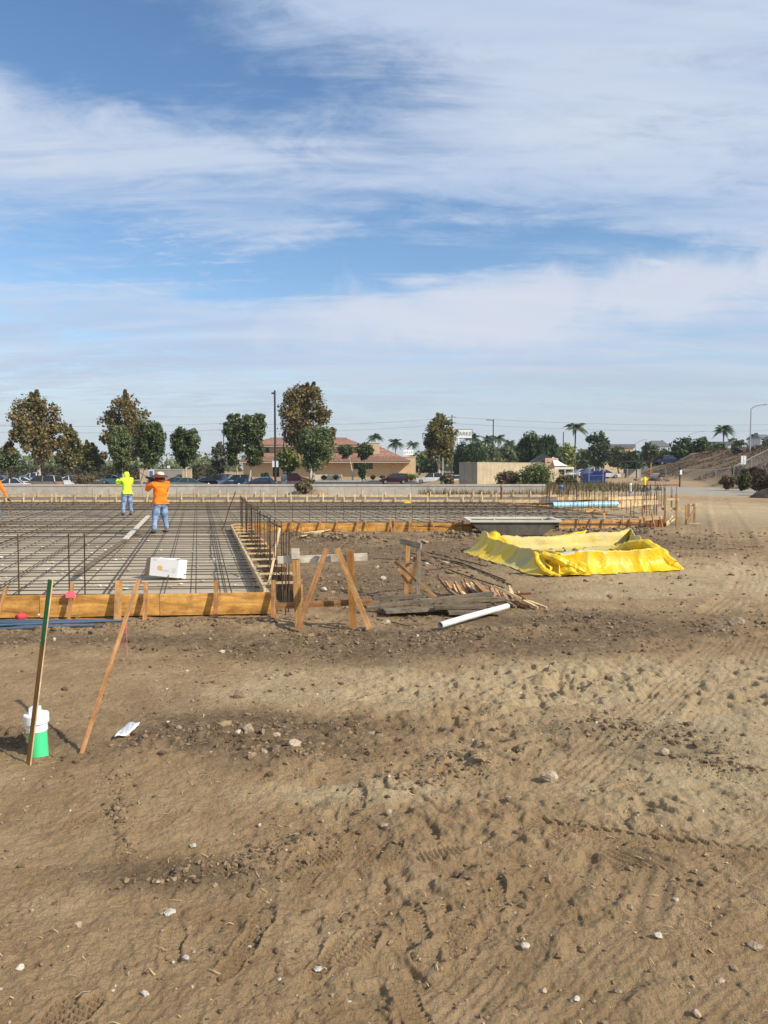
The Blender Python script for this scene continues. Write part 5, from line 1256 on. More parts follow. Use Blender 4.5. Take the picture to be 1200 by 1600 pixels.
def tree(label,px,top,base_px,Y,wpx,zb,crown_bot,kind,mat,trunk_px=None,cat='tree',bark=None,name=None,lean=0,group='trees round the parking lot'):
    """px: crown centre column, top/crown_bot rows, wpx crown width in photo pixels, all at depth Y"""
    TREEC[0]+=1; sd=100+TREEC[0]*7; rng=np.random.default_rng(sd)
    s=Y/1200.0; cx=P(px,700,Y).x; zt=P(px,top,Y).z; zc=P(px,crown_bot,Y).z; w=wpx*s; bx=P(trunk_px if trunk_px else px,700,Y).x
    nm=name or {'syc':'sycamore_tree','fic':'ficus_tree','rnd':'broadleaf_tree','spk':'spiky_evergreen_tree','bush':'bush'}[kind]
    r=empty(nm,(bx,Y,zb),0,label,cat,group); H=zt-zb; cb=zc-zb; ox=cx-bx; ch=H-cb
    cent=[];rad=[]
    nc={'syc':85,'fic':70,'rnd':60,'spk':60,'bush':40}[kind]
    for i in range(nc):
        for _ in range(60):
            u=rng.uniform(-1,1,3); q=u[2]
            if kind=='syc': prof=(1-max(0,q)**2.4*.72)*(1-max(0,-q)**2*.55); nz_=0.80+.34*math.sin(math.atan2(u[1],u[0])*3+sd+q*4)
            elif kind=='fic': prof=(1-.35*max(0,q)**5)*(1-.55*max(0,-q+.1)**1.2); nz_=.92+.08*math.sin(math.atan2(u[1],u[0])*2+sd)
            elif kind=='spk': prof=math.sqrt(max(0,1-max(0,q)**2))*.95; nz_=.95
            else: prof=math.sqrt(max(0,1-q*q*.85)); nz_=.85+.18*math.sin(math.atan2(u[1],u[0])*3+sd+q*3)
            hyp=math.hypot(u[0],u[1])
            if hyp<prof*nz_ and hyp>prof*nz_*.25: break
        rc=w*(.13 if kind=='syc' else .165 if kind!='bush' else .17)*rng.uniform(.55,1.4)
        cent.append((ox+u[0]*(w/2-rc*.6),u[1]*(w/2-rc*.6)*.9,cb+ch*.5+u[2]*(ch/2-rc*.75))); rad.append(rc)
    if kind=='syc':                                              # leading shoots poke out above
        for i in range(9):
            a=rng.uniform(0,6.28); q=rng.uniform(0.03,.28); z0=cb+ch*rng.uniform(.78,.97)*(1-q*.35)
            for j in range(4): cent.append((ox+math.cos(a)*q*w/2*(1+j*.12),math.sin(a)*q*w/2,z0+j*.028*ch)); rad.append(w*.032*(1.3-j*.2))
        for i in range(10):
            a=rng.uniform(0,6.28); zz=rng.uniform(.12,.45)
            cent.append((ox+math.cos(a)*w*.41,math.sin(a)*w*.4,cb+ch*zz)); rad.append(w*.07)
    size={'syc':.29,'fic':.19,'rnd':.30,'spk':.16,'bush':.16}[kind]*(max(.6,min(2.2,Y/110)))
    if kind=='bush': size=max(.07,.0016*Y)
    vol=w*w*ch; n=int(min(14000,max(700,(14.0 if kind=='syc' else 9.5)*w*ch/(size*size)*1.15)))
    if kind=='spk': asp,dr=5.0,-1.6
    elif kind=='fic': asp,dr=1.9,.4
    elif kind=='syc': asp,dr=1.15,.3
    elif kind=='bush' and mat in (L_DRY,L_BNK,L_WEED): asp,dr=3.2,-1.0
    else: asp,dr=1.4,0
    V,F,t=leaves(cent,rad,n,size,.3,asp,dr,sd)
    link('crown',np_mesh('crown',V,F,[mat],None,False,{'tint':t}),r)
    m=MB(); br=bark or (m_bark if kind in('syc','fic') else m_bark2); tw=max(.09,min(.32,w*.035))
    if kind!='bush':
        tip=Vector((ox*.9,0,cb+ch*.55)); mid=Vector((ox*.35+rng.uniform(-.1,.1)+lean*.3,0,cb*.8))
        m.tube([(lean*-.0,0,-.25),(ox*.1,0,cb*.4),mid,tip],[tw*1.35,tw,tw*.85,tw*.3],8)
        for i in range(7):
            k=cent[int(rng.integers(0,nc))]; st=lerp(mid,tip,float(rng.uniform(0,.6))); m.tube([st,lerp(st,Vector(k),.5)+Vector((0,0,.06*ch)),k],[tw*.5,tw*.3,tw*.1],5)
    else:
        for i in range(9):
            k=cent[int(rng.integers(0,nc))]; m.tube([(rng.uniform(-.1,.1),rng.uniform(-.1,.1),-.05),k],[.035,.012],4)
    m.build('trunk' if kind!='bush' else 'stems',br,r)
    return r
ZL=-.70
TR=[
 ('big sycamore with browning crown, leftmost of the tall trees',56,614,0,108,96,ZL,728,'syc',L_SYB,61),
 ('slender sycamore beside the big leftmost one, half hidden by it',108,664,0,116,42,ZL,735,'syc',L_SYC,103),
 ('small green sycamore left of the hooded worker, between larger trees',137,690,0,128,50,ZL,738,'syc',L_SYC,133),
 ('grey green tree with slanting pale trunk at the left edge',10,693,0,140,46,ZL,735,'rnd',L_OLV,9),
 ('tall sycamore rising behind two bushy trees above the workers',200,613,0,128,88,ZL,728,'syc',L_SYB,196),
 ('square green ficus with pale trunk above the worker in orange',234,657,0,98,56,ZL,731,'fic',L_FIC,219),
 ('brownish bushy ficus left of the square green one',188,664,0,104,44,ZL,745,'fic',L_OLV,192),
 ('solitary dark rounded ficus with clear sky on both sides',290,667,0,106,50,ZL,732,'fic',L_FIC,290),
 ('thin greyish half bare tree left of the paired ficus trees',342,690,0,132,28,ZL,742,'rnd',L_GRY,352),
 ('left ficus of the tall touching pair',366,645,0,108,36,ZL,731,'fic',L_FIC,372),
 ('right ficus of the tall touching pair, slightly fuller and nearer',397,645,0,98,44,ZL,734,'fic',L_FIC,388),
 ('largest sycamore with brown crown above the tiled building',479,596,0,122,98,ZL,712,'syc',L_SYB,486),
 ('light green willowy ficus in front of the largest sycamore',493,667,0,96,64,ZL,738,'fic',L_OLV,487),
 ('dark leafy tree behind the tall lamp pole',451,698,0,142,46,ZL,738,'rnd',L_YEL,455),
 ('small clipped tree with leaning trunk before the tiled roof, left of two',541,694,0,150,28,-.2,718,'fic',L_FIC,551),
 ('small clipped tree before the tiled roof, right of two',570,692,0,151,34,-.2,719,'fic',L_FIC,571),
 ('low shrub at the foot of the clipped tree by the building',566,722,0,149,14,-.2,748,'rnd',L_DRK,566),
 ('sycamore with mottled crown right of the tiled building',688,645,0,142,60,ZL,728,'syc',L_SYC,686),
 ('dark spiky evergreen behind the grey cabinet',735,688,0,185,56,-.3,745,'spk',L_DRK,735),
 ('large dark spiky evergreen rising behind the tan container',842,671,0,150,72,0,742,'spk',L_DRK,842),
 ('yellow green tree right of the large spiky evergreen',884,692,0,185,38,0,742,'rnd',L_YEL,884),
 ('yellow green low tree left of the large spiky evergreen',790,694,0,200,44,0,742,'rnd',L_OLV,790),
 ('round dark tree right of the single palm',934,674,0,235,46,0,735,'rnd',L_DRK,934),
 ('low rounded green tree above the parked white cars',965,696,0,230,36,0,735,'rnd',L_FIC,968),
 ('rounded green tree left of the wide pair near the bank',1016,690,0,215,36,0,732,'rnd',L_FIC,1016),
 ('wide dense green tree at the foot of the bank',1067,681,0,170,52,0,738,'rnd',L_DRK,1067),
 ('narrower lighter green tree touching the wide one by the bank',1098,678,0,168,32,.6,735,'rnd',L_FIC,1100),
 ('dark tree on the skyline behind the bank, right of the street lamp',1183,676,0,250,36,2,705,'rnd',L_DRK,1183),
 ('small tree left of the street lamp above the bank',1148,684,0,255,28,1,705,'rnd',L_FIC,1148),
 ('bushy low tree at left edge behind parked cars',-30,690,0,135,60,ZL,735,'rnd',L_OLV,-30),
 ('grey green tree between the mottled sycamore and the cabinet',722,700,0,215,26,0,742,'rnd',L_OLV,722),
 ('low hazy tree behind the tiled building, left of the mottled sycamore',655,705,0,210,40,0,742,'rnd',L_OLV,655),

 ('hazy green tree far behind the blue bin, left of the round dark tree',912,700,0,250,40,0,738,'rnd',L_OLV,912),
 ('low green tree behind the open shelter, left part',988,702,0,190,40,0,740,'rnd',L_DRK,988),
 ('low green tree filling the gap left of the wide tree by the bank',1040,700,0,200,36,0,738,'rnd',L_FIC,1040),
 ('hazy tree on the skyline between the paired trees and the palm',1122,692,0,225,34,1,708,'rnd',L_DRK,1122),
 ('hazy round tree behind the single arm lamp',757,690,0,240,54,0,742,'rnd',L_OLV,757),
 ('dark low tree between the single arm lamp and the large spiky evergreen',806,694,0,230,44,0,742,'rnd',L_DRK,806),
 ('low dark tree behind the white sedan under the mottled sycamore',672,712,0,190,40,-.3,742,'rnd',L_DRK,672),
 ('dark tree at the right edge beyond the bank',1206,682,0,230,36,3,708,'rnd',L_DRK,1206),
]
for a in TR: tree(*a)
GB='bushes on the site edge'
for a in [
 ('round leafy green bush in front of the tan container',835,722,0,72,70,0,763,'bush',L_OLV,835),
 ('dry brown bush left of the leafy one against the tan container',796,736,0,74,44,0,760,'bush',L_DRY,796),
 ('low green bush right of the leafy one in the weeds',885,742,0,73,40,0,764,'bush',L_WEED,885),
 ('pale feathery dry bush at the foot of the bank',1140,741,0,66,26,.3,764,'bush',L_DRY,1140),
 ('olive bush right of the pale feathery one at the foot of the bank',1164,738,0,64,26,.5,766,'bush',L_WEED,1164),
 ('dark brown brush at the right edge on the bank foot',1192,738,0,60,34,.6,768,'bush',L_BNK,1192),
 ('dead branch tangle on the tan soil heap before the concrete wall',474,753,0,56,30,.05,768,'bush',L_DRY,474),
 ('dark brown brush clump on the bank right of the pale feathery bush',1178,728,0,72,40,1.2,758,'bush',L_BNK,1178),
 ('brown brush clump behind the dark dirt pile',1207,742,0,54,46,.6,775,'bush',L_BNK,1207),
 ('tan brush clump on the bank below the two white panels',1155,727,0,80,24,1.0,744,'bush',L_DRY,1155),
 ('pale grey bush on top of the bank left of the street lamp',1152,695,0,112,20,3.2,712,'bush',L_GRY,1152),
 ('low olive bush on top of the bank right of the street lamp',1186,697,0,110,30,4,708,'bush',L_WEED,1186),
 ('rounded dry bush behind the wall by the mottled sycamore',700,741,0,100,26,ZL,757,'bush',L_DRY,700),
 ('brown shrub among the parked cars at left',128,744,0,92,42,ZL,758,'bush',L_DRY,128),
 ('brown shrub at the foot of the light green ficus',480,748,0,94,28,ZL,762,'bush',L_DRY,480),
 ('dark clipped shrub beside the building wall, left',414,738,0,158,16,-.4,748,'bush',L_DRK,414),
 ('yellow green low hedge by the building right corner',642,742,0,150,26,-.5,748,'bush',L_YEL,642),
]: tree(*a,group=GB,cat='bush')
# rows of clipped planter shrubs before the building
for k,px in enumerate((506,525,583,598,612,627)):
    tree('small clipped shrub in the planter, %s'%('left of the leaning trunk, outer','left of the leaning trunk, inner','first right of the clipped trees','second right of the clipped trees','behind the dark car roof','nearest the right building corner')[k],px,743,0,153,9,-.5,748.5,'bush',L_DRK,px,group='clipped planter shrubs',cat='shrub')
def palm(label,px,top,Y,wpx,zb,nf,sd,trunk_w=.17):
    rng=np.random.default_rng(sd); s=Y/1200; x=P(px,700,Y).x; zt=P(px,top,Y).z; L=wpx*s*.5; r=empty('palm_tree',(x,Y,zb),0,label,'palm tree','palm trees'); hc=zt-zb-L*.55
    one('trunk',m_bark2,r,lambda m:m.tube([(0,0,-.2),(rng.uniform(-.1,.1),0,hc*.5),(0,0,hc)],[trunk_w*1.3,trunk_w,trunk_w*.85],8))
    V=[];F=[];T=[]
    for i in range(nf):
        a=i*2.399+rng.uniform(-.2,.2); e=rng.uniform(-.1,1.25); l=L*rng.uniform(.85,1.1); ca,sa=math.cos(a),math.sin(a); tt=rng.uniform(0.1,.8)
        pts=[]
        for q in range(11):
            t=q/10; rr=l*t*math.cos(e)*(1.0)+l*.28*t*t*(math.sin(e) if e>0 else 0); zz=l*t*math.sin(e)-l*.85*t*t*(.45+.55*math.cos(e)); pts.append(Vector((ca*rr,sa*rr,hc+zz)))
        for q in range(1,11):
            p0,p1=pts[q-1],pts[q]; d=(p1-p0).normalized(); sd_=Vector((-sa,ca,0)); wl=L*.20*math.sin(math.pi*min(1,.12+q/11))
            for k in (-1,1):
                for jj in (0.15,.65):
                    o=lerp(p0,p1,jj); b=len(V); V+=[o-d*.045*L,o+d*.05*L,o+sd_*k*wl+d*.10*L+Vector((0,0,-wl*.75))]; F.append((b,b+1,b+2)); T+=[tt]*3
    link('fronds',np_mesh('fronds',V,F,[L_PLM],None,False,{'tint':T}),r)
for a in [('single tall palm standing clear of the other trees right of the container',899,655,200,46,0,30,3,.2),('feathery palm on the skyline behind the bank at right',1130,660,240,42,1,30,4,.22),
 ('hazy palm behind the tiled roof, leftmost of three',586,674,290,32,0,28,5),('hazy palm behind the tiled roof, middle of three',618,682,300,34,0,28,6),('hazy palm behind the tiled roof, rightmost of three',645,686,310,28,0,28,7),
 ('palm just right of the green lettered sign',738,674,270,38,0,30,8),('palm left of the single arm lamp',762,678,255,36,0,30,9),('palm right of the single arm lamp',778,675,262,34,0,30,10),('palm with drooping crown left of the large spiky evergreen',795,684,270,30,0,28,11),
 ('hazy palm behind the low green trees above the parked white cars',1028,686,320,24,0,26,12),('small palm in the tree mass left of the grey cabinet',706,700,260,34,0,26,14)]: palm(*a)
# clipped hedge behind the parking lot
def hedge(label,x0,x1,y,z0,z1,sd):
    r=empty('clipped_hedge',((x0+x1)/2,y,z0),0,label,'hedge','clipped hedges'); w=x1-x0; h=z1-z0; rng=np.random.default_rng(sd); n=int(w*h*22); face=rng.uniform(0,1,n)
    p=np.stack([rng.uniform(-w/2,w/2,n),np.where(face<.75,-.8+rng.normal(0,.08,n),rng.uniform(-.8,.8,n)),np.where(face<.75,rng.uniform(0,h,n),h+rng.normal(0,.05,n))],1)
    V,F,t=leaves(p,np.full(n,.05),n,.30,.3,1.3,0,sd); link('foliage',np_mesh('foliage',V,F,[L_DRK],None,False,{'tint':t}),r)
    one('inner_branches',m_bark2,r,lambda m:m.box((0,0,h/2-.05),(w-.1,1.3,h-.2)))
hedge('long clipped dark hedge behind the parking lot at left',P(-220,730,160).x,P(232,730,160).x,160,-.7,P(0,728,160).z,1)
hedge('short clipped hedge between the beige wall pier and the grey half bare tree',P(301,730,158).x,P(344,730,158).x,158,-.7,P(0,727,158).z,2)
def treeline():
    n=260; c=[];rd=[]
    for i in range(n):
        a=R(-33)+R(68)*i/n+RNG.normal(0,.004); d=RNG.uniform(340,430); h=RNG.uniform(5,10)*(1+.5*float(vnoise(np.array([a*14]),np.array([2.]),3)[0])); c.append((math.sin(a)*d,math.cos(a)*d,h*.45)); rd.append(h*.62)
    V,F,t=leaves(c,rd,17000,1.3,.3,1.3,0,77); tag(link('distant_treeline',np_mesh('distant_treeline',V,F,[L_OLV],None,False,{'tint':t})),'hazy far line of trees along the horizon',None,None,'stuff')
treeline()
# ------------------------------------------------------------------ tiled building
def building():
    Y=165.0; s=Y/1200; X=lambda px:P(px,700,Y).x; Z=lambda py:P(600,py,Y).z
    r=empty('tiled_building',(X(520),Y,-.5),0,'two storey beige building with red clay tile hip roofs behind the parking lot','building'); c=r.location
    B=lambda m,x0,x1,y0,y1,z0,z1:m.box(((x0+x1)/2-c.x,(y0+y1)/2-c.y,(z0+z1)/2-c.z),(x1-x0,y1-y0,z1-z0))
    one('ground_wall',m_stucco,r,lambda m:B(m,X(380),X(627),Y,Y+16,-.6,Z(721)))
    one('upper_wall',m_stucco,r,lambda m:B(m,X(392),X(560),Y+3,Y+14,Z(722),Z(695)))
    def hip(name,x0,x1,y0,y1,z0,zt,insx,insy):
        # courses of tile from eave to ridge, each a step proud of the next
        n=7
        pc=[]
        for k in range(n):
            def course(m,k=k):
                a=k/n;b=(k+1)/n; o0=[(x0+insx*a,y0+insy*a),(x1-insx*a,y0+insy*a),(x1-insx*a,y1-insy*a),(x0+insx*a,y1-insy*a)]; o1=[(x0+insx*b,y0+insy*b),(x1-insx*b,y0+insy*b),(x1-insx*b,y1-insy*b),(x0+insx*b,y1-insy*b)]
                za=z0+(zt-z0)*a+.05; zb_=z0+(zt-z0)*b
                vs=[(p[0]-c.x,p[1]-c.y,za-c.z) for p in o0]+[(p[0]-c.x,p[1]-c.y,zb_-c.z) for p in o1]+[(p[0]-c.x,p[1]-c.y,za-.05-c.z) for p in o0]
                fs=[]
                for q in range(4): q2=(q+1)%4; fs+=[(q,q2,4+q2,4+q),(8+q,8+q2,q2,q)]
                m.add(vs,fs)
            pc.append(one(name,m_tile,r,course))
        one('ridge_cap',m_tile,r,lambda m:m.beam((x0+insx-c.x,(y0+insy+y1-insy)/2-c.y,zt+.08-c.z),(x1-insx-c.x,(y0+y1)/2-c.y,zt+.08-c.z),.5,.3))
        one('fascia',m_trim,r,lambda m:B(m,x0+.15,x1-.15,y0+.15,y1-.15,z0-.33,z0-.01))
    hip('roof_course',X(372),X(642),Y-2.2,Y+18,Z(720.5),Z(697),6.5,8.5)
    hip('roof_course',X(384),X(568),Y+1.4,Y+15.5,Z(695),Z(683),4.0,5.0)
    one('stair_tower',m_stucco,r,lambda m:B(m,X(568),X(593),Y+2,Y+6,Z(722),Z(692)))
    one('tower_cap',m_trim,r,lambda m:B(m,X(567.5),X(593.5),Y+1.9,Y+6.1,Z(692)+.005,Z(691)))
    one('side_block',m_stucco,r,lambda m:B(m,X(627)+.004,X(650),Y+1.5,Y+12,-.6,Z(714)))
    one('side_cap',m_trim,r,lambda m:B(m,X(629),X(650.5),Y+1.4,Y+12.1,Z(714)+.005,Z(713)))
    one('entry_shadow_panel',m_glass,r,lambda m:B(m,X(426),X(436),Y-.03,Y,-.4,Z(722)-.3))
    for x0,x1,z0,z1 in ((552,583,733,723),(404,418,708,699),(531,545,708,699)):
        yy=Y if z0>720 else Y+3
        w=one('window',m_trim,r,lambda m:B(m,X(x0)-.08,X(x1)+.08,yy-.05,yy,Z(z0)-.08,Z(z1)+.08)); 
        n=4 if x1-x0>20 else 2
        for q in range(n):
            a=lerp(X(x0),X(x1),q/n)+.04; b_=lerp(X(x0),X(x1),(q+1)/n)-.04; one('pane',m_glass,w,lambda m:m.box(((a+b_)/2-c.x,yy-.06-c.y,(Z(z0)+Z(z1))/2-c.z),(b_-a,.02,Z(z1)-Z(z0))))
    d=one('door',m_trim,r,lambda m:B(m,X(446),X(456),Y-.06,Y,-.4,Z(730))); one('pane',m_glass,d,lambda m:B(m,X(447),X(455),Y-.09,Y-.065,-.2,Z(731)))
    for px in (496,612,622): one('pilaster',m_stucco,r,lambda m:B(m,X(px)-.15,X(px)+.15,Y-.22,Y-.002,-.6,Z(722)-.35))
    one('planter_wall',m_trim,r,lambda m:B(m,X(495),X(538),Y-9,Y-8.6,-.7,Z(741)))
building()
sheet('planter_bed',[(P(470,750,150).x,149),(P(668,750,150).x,149),(P(668,750,160).x,164),(P(470,750,160).x,164)],-.55,m_tpile,'tan planting bed in front of the building')
def kerbs():
    m=MB(); a=P(468,750,148).x; b=P(668,750,148).x; m.box(((a+b)/2,148.8,-.62),(b-a,.3,.22)); o=m.build('kerb',m_kerb); tag(o,'pale concrete kerb along the planting bed',None,None,'structure')
    for x0,x1,y in ((655,672,120),(640,655,96),(90,140,100),(160,185,92)):
        a=P(x0,750,y).x;b=P(x1,750,y).x; sheet('lot_line',[(a,y),(b,y),(b+.6,y+.9),(a+.6,y+.9)],-.696,m_paint,'white painted line on the parking lot')
kerbs()
# low walls behind the lot
def lotwall(label,px0,px1,top,Y,mat,cap=None,name='screen_wall'):
    x0,x1=P(px0,700,Y).x,P(px1,700,Y).x; zt=P(600,top,Y).z; r=empty(name,((x0+x1)/2,Y,-.7),0,label,'wall','walls behind the parking lot'); one('wall_panel',mat,r,lambda m:m.box((0,0,(zt+.7)/2),(x1-x0,.3,zt+.7))); one('wall_cap',m_trim,r,lambda m:m.box((0,0,zt+.7+.05),(x1-x0+.1,.42,.1)))
lotwall('grey wall panel behind the worker in orange',238,284,734,140,M('greyish_stucco',(.33,.30,.26),.9,var=.06))
lotwall('short cream wall pier right of the grey wall panel',285,299,734,139,m_stucco)
lotwall('cream wall behind the pale ficus trunk',218,236,733,143,m_stucco)
def kiosk():
    Y=112; r=empty('notice_board',(P(236,700,Y).x,Y,-.7),0,'upright white and blue notice board standing in the lot behind the workers','sign'); h=P(236,734,Y).z+.7
    one('board',m_signw,r,lambda m:m.box((0,0,h*.55),(.75,.08,h*.9))); one('blue_panel',m_bluep,r,lambda m:m.box((-.03,-.05,h*.58),(.5,.02,h*.7))); one('foot',m_grey,r,lambda m:m.box((0,0,.04),(.9,.5,.08)))
kiosk()
def smallsign(label,px,py,w,h,Y,zb,mat=m_signw,twin=False):
    r=empty('sign',(P(px,700,Y).x,Y,zb),0,label,'sign','small white signs'); z=P(px,py,Y).z-zb; W_=w*Y/1200; H_=h*Y/1200
    one('post',m_galv,r,lambda m:m.tube([(0,0,-.1),(0,0,z+H_/2)],.04,6))
    if twin:
        for k in(-1,1): one('panel',mat,r,lambda m:m.box((k*W_*.27,-.06,z),(W_*.44,.03,H_)))
    else: one('panel',mat,r,lambda m:m.box((0,-.06,z),(W_,.03,H_)))
smallsign('small square white sign above the grey wall panel',263,729.5,4.5,4,137,-.7)
smallsign('two tall white sign panels on the slope of the bank',1162,719,8,13.5,84,1.0,twin=True)
# ------------------------------------------------------------------ lamps, poles, wires
def lamp(label,px,top,base,Y,zb,wb,arm,mat=m_pole,conc=False,name='lamp_post',cat='lamp post',curve=False):
    x=P(px,700,Y).x; z=P(px,top,Y).z-zb; r=empty(name,(x,Y,zb),0,label,cat,'lamp posts'); s=Y/1200
    one('pole',mat,r,lambda m:m.tube([(0,0,-.1),(0,0,z)],[wb,wb*.75],10))
    if curve:
        L=arm*s; pts=[(0,0,z-.1),(L*.10,0,z+1.2*s*.9),(L*.35,0,z+4.0*s),(L*.7,0,z+5.6*s),(L*.85,0,z+5.8*s)]; one('arm',mat,r,lambda m:m.tube(pts,.07,8)); one('lamp_head',mat,r,lambda m:m.box((L*.93,0,z+5.7*s),(abs(L)*.2,.3,.14)))
    elif arm:
        L=arm*s; one('arm',mat,r,lambda m:m.beam((0,0,z-.25),(L*.45,0,z-.18),.1,.1)); one('lamp_head',mat,r,lambda m:m.box((L*.72,0,z-.15),(abs(L)*.56,.34,.13)))
    if conc: one('concrete_base',m_kerb,r,lambda m:m.ring((0,0,0),[(.33,-.2),(.33,conc),(0,conc)],14))
    return r
lp=lamp('tall dark lamp pole in front of the tiled building',430,610,750,104,ZL,.16,0)
z=P(430,613,104).z-ZL
one('lamp_head',m_pole,lp,lambda m:m.box((-.18,0,z-.12),(.5,.34,.2)))
for k,px in((0,427.5),(1,433.5)): one('sign_panel',m_signw,lp,lambda m:m.box(((px-430.3)*104/1200,-.2,P(430,725,104).z-ZL),(.30,.03,.85)))
one('sign_bracket',m_pole,lp,lambda m:m.box((0,-.12,P(430,721,104).z-ZL),(.7,.1,.05)))
lp=lamp('thinner dark pole with fat white base right of the tall lamp pole',443.5,672,757,98,ZL,.075,0,conc=1.0)
one('white_drum',m_kerb,lp,lambda m:m.ring((0,0,0),[(.2,1.02),(.36,1.15),(.36,1.75),(.26,1.85),(.1,1.86)],14))
lamp('dark lamp post with a single arm to the left above the tan container',770.5,655,750,150,-.3,.13,-11)
lamp('short dark pole left of the single tall palm',880,675,745,170,0,.13,0,name='bare_pole',cat='pole')
lamp('grey street lamp with curved arm on top of the bank at right',1172,638,700,108,4.0,.10,24,m_galv,curve=True)
lamp('far street lamp with curved arm above the parked white cars',993,693,735,205,0,.10,17,m_galv,curve=True)
lamp('far street lamp with curved arm behind the wide green tree',1076,680,735,215,0,.10,24,m_galv,curve=True)
lamp('slim white lamp post among trunks right of the mottled sycamore',692,715,750,140,ZL,.11,0,m_kerb,name='white_post',cat='post')
lamp('short thick white sign pole under the green lettered sign',716,684,750,190,-.3,.22,0,m_signw,name='white_post',cat='post')
def utility(label,px,top,Y,zb,arms):
    x=P(px,700,Y).x; z=P(px,top,Y).z-zb; r=empty('utility_pole',(x,Y,zb),0,label,'utility pole','utility poles'); one('pole',m_util,r,lambda m:m.tube([(0,0,-.2),(0,0,z)],[.2,.15],8))
    for q in arms: one('crossarm',m_util,r,lambda m:m.box((0,-.18,z-q),(2.6,.12,.16)))
    for q in arms:
        for k in (-1.15,-.5,.5,1.15): one('insulator',m_grey,r,lambda m:m.ring((k,-.18,z-q+.08),[(.05,0),(.06,.12),(0,.18)],6))
    return (x,Y,z+zb)
u1=utility('wooden utility pole rising beside the paired ficus trees',349.5,660,240,-.5,(.5,2.4)); u2=utility('wooden utility pole rising behind the mottled sycamore',706,648,250,-.3,(.8,2.6))
def wires_():
    for k,(dz,lab) in enumerate(((-.3,'upper power line strung between the utility poles'),(-2.3,'lower power line strung between the utility poles'))):
        m=MB()
        xs=[u1[0]-110,u1[0],u2[0],u2[0]+120]; ys=[235,240,250,262]; zz=[u1[2]+dz+.5,u1[2]+dz,u2[2]+dz-.5,u2[2]+dz-2]
        pts=[]
        for i in range(3):
            for t in np.linspace(0,1,9)[:-1 if i<2 else None]: t=float(t); pts.append((lerp(xs[i],xs[i+1],t),lerp(ys[i],ys[i+1],t),lerp(zz[i],zz[i+1],t)-1.3*4*t*(1-t)))
        m.tube(pts,.035,4); tag(m.build('power_line',m_pole),lab,'power line')
wires_()
def bigsign():
    Y=200; s=Y/1200; r=empty('shop_sign',(P(725,700,Y).x,Y,P(725,678,Y).z),0,'white roadside sign with dark green lettering behind the mottled sycamore','sign'); w=24*s;h=13*s
    one('cabinet',m_pole,r,lambda m:m.box((0,.15,0),(w+.3,.5,h+.3))); one('face',m_signw,r,lambda m:m.box((0,-.13,0),(w,.06,h)))
    cu=bpy.data.curves.new('lettering','FONT'); cu.body='MARKET'; cu.size=h*.62; cu.align_x='CENTER'; cu.align_y='CENTER'; cu.extrude=.01; o=bpy.data.objects.new('lettering',cu); COL.objects.link(o)
    bpy.context.view_layer.update(); me=bpy.data.meshes.new_from_object(o.evaluated_get(bpy.context.evaluated_depsgraph_get())); bpy.data.objects.remove(o); me.materials.clear(); me.materials.append(m_signg); o=link('lettering',me,r,(.15,-.18,0)); o.rotation_euler=(math.pi/2,0,0); o.scale=(1.02,1.0,1)
    o2=MB(); 
    # second small white sign box by the building
    Y=175; r=empty('shop_sign',(P(638,700,Y).x,Y,P(638,707,Y).z),0,'small white box sign above the right end of the tiled building','sign'); one('face',m_signw,r,lambda m:m.box((0,0,0),(15*Y/1200,.3,8.5*Y/1200))); one('post',m_galv,r,lambda m:m.tube([(0,.3,-4*1.3),(0,.3,0)],.12,8))
    for k in range(4): one('print_mark',m_print,r,lambda m:m.box((-.75+k*.5,-.16,-.1+.12*(k%2)),(.3,.02,.45-.1*(k%3))))
bigsign()
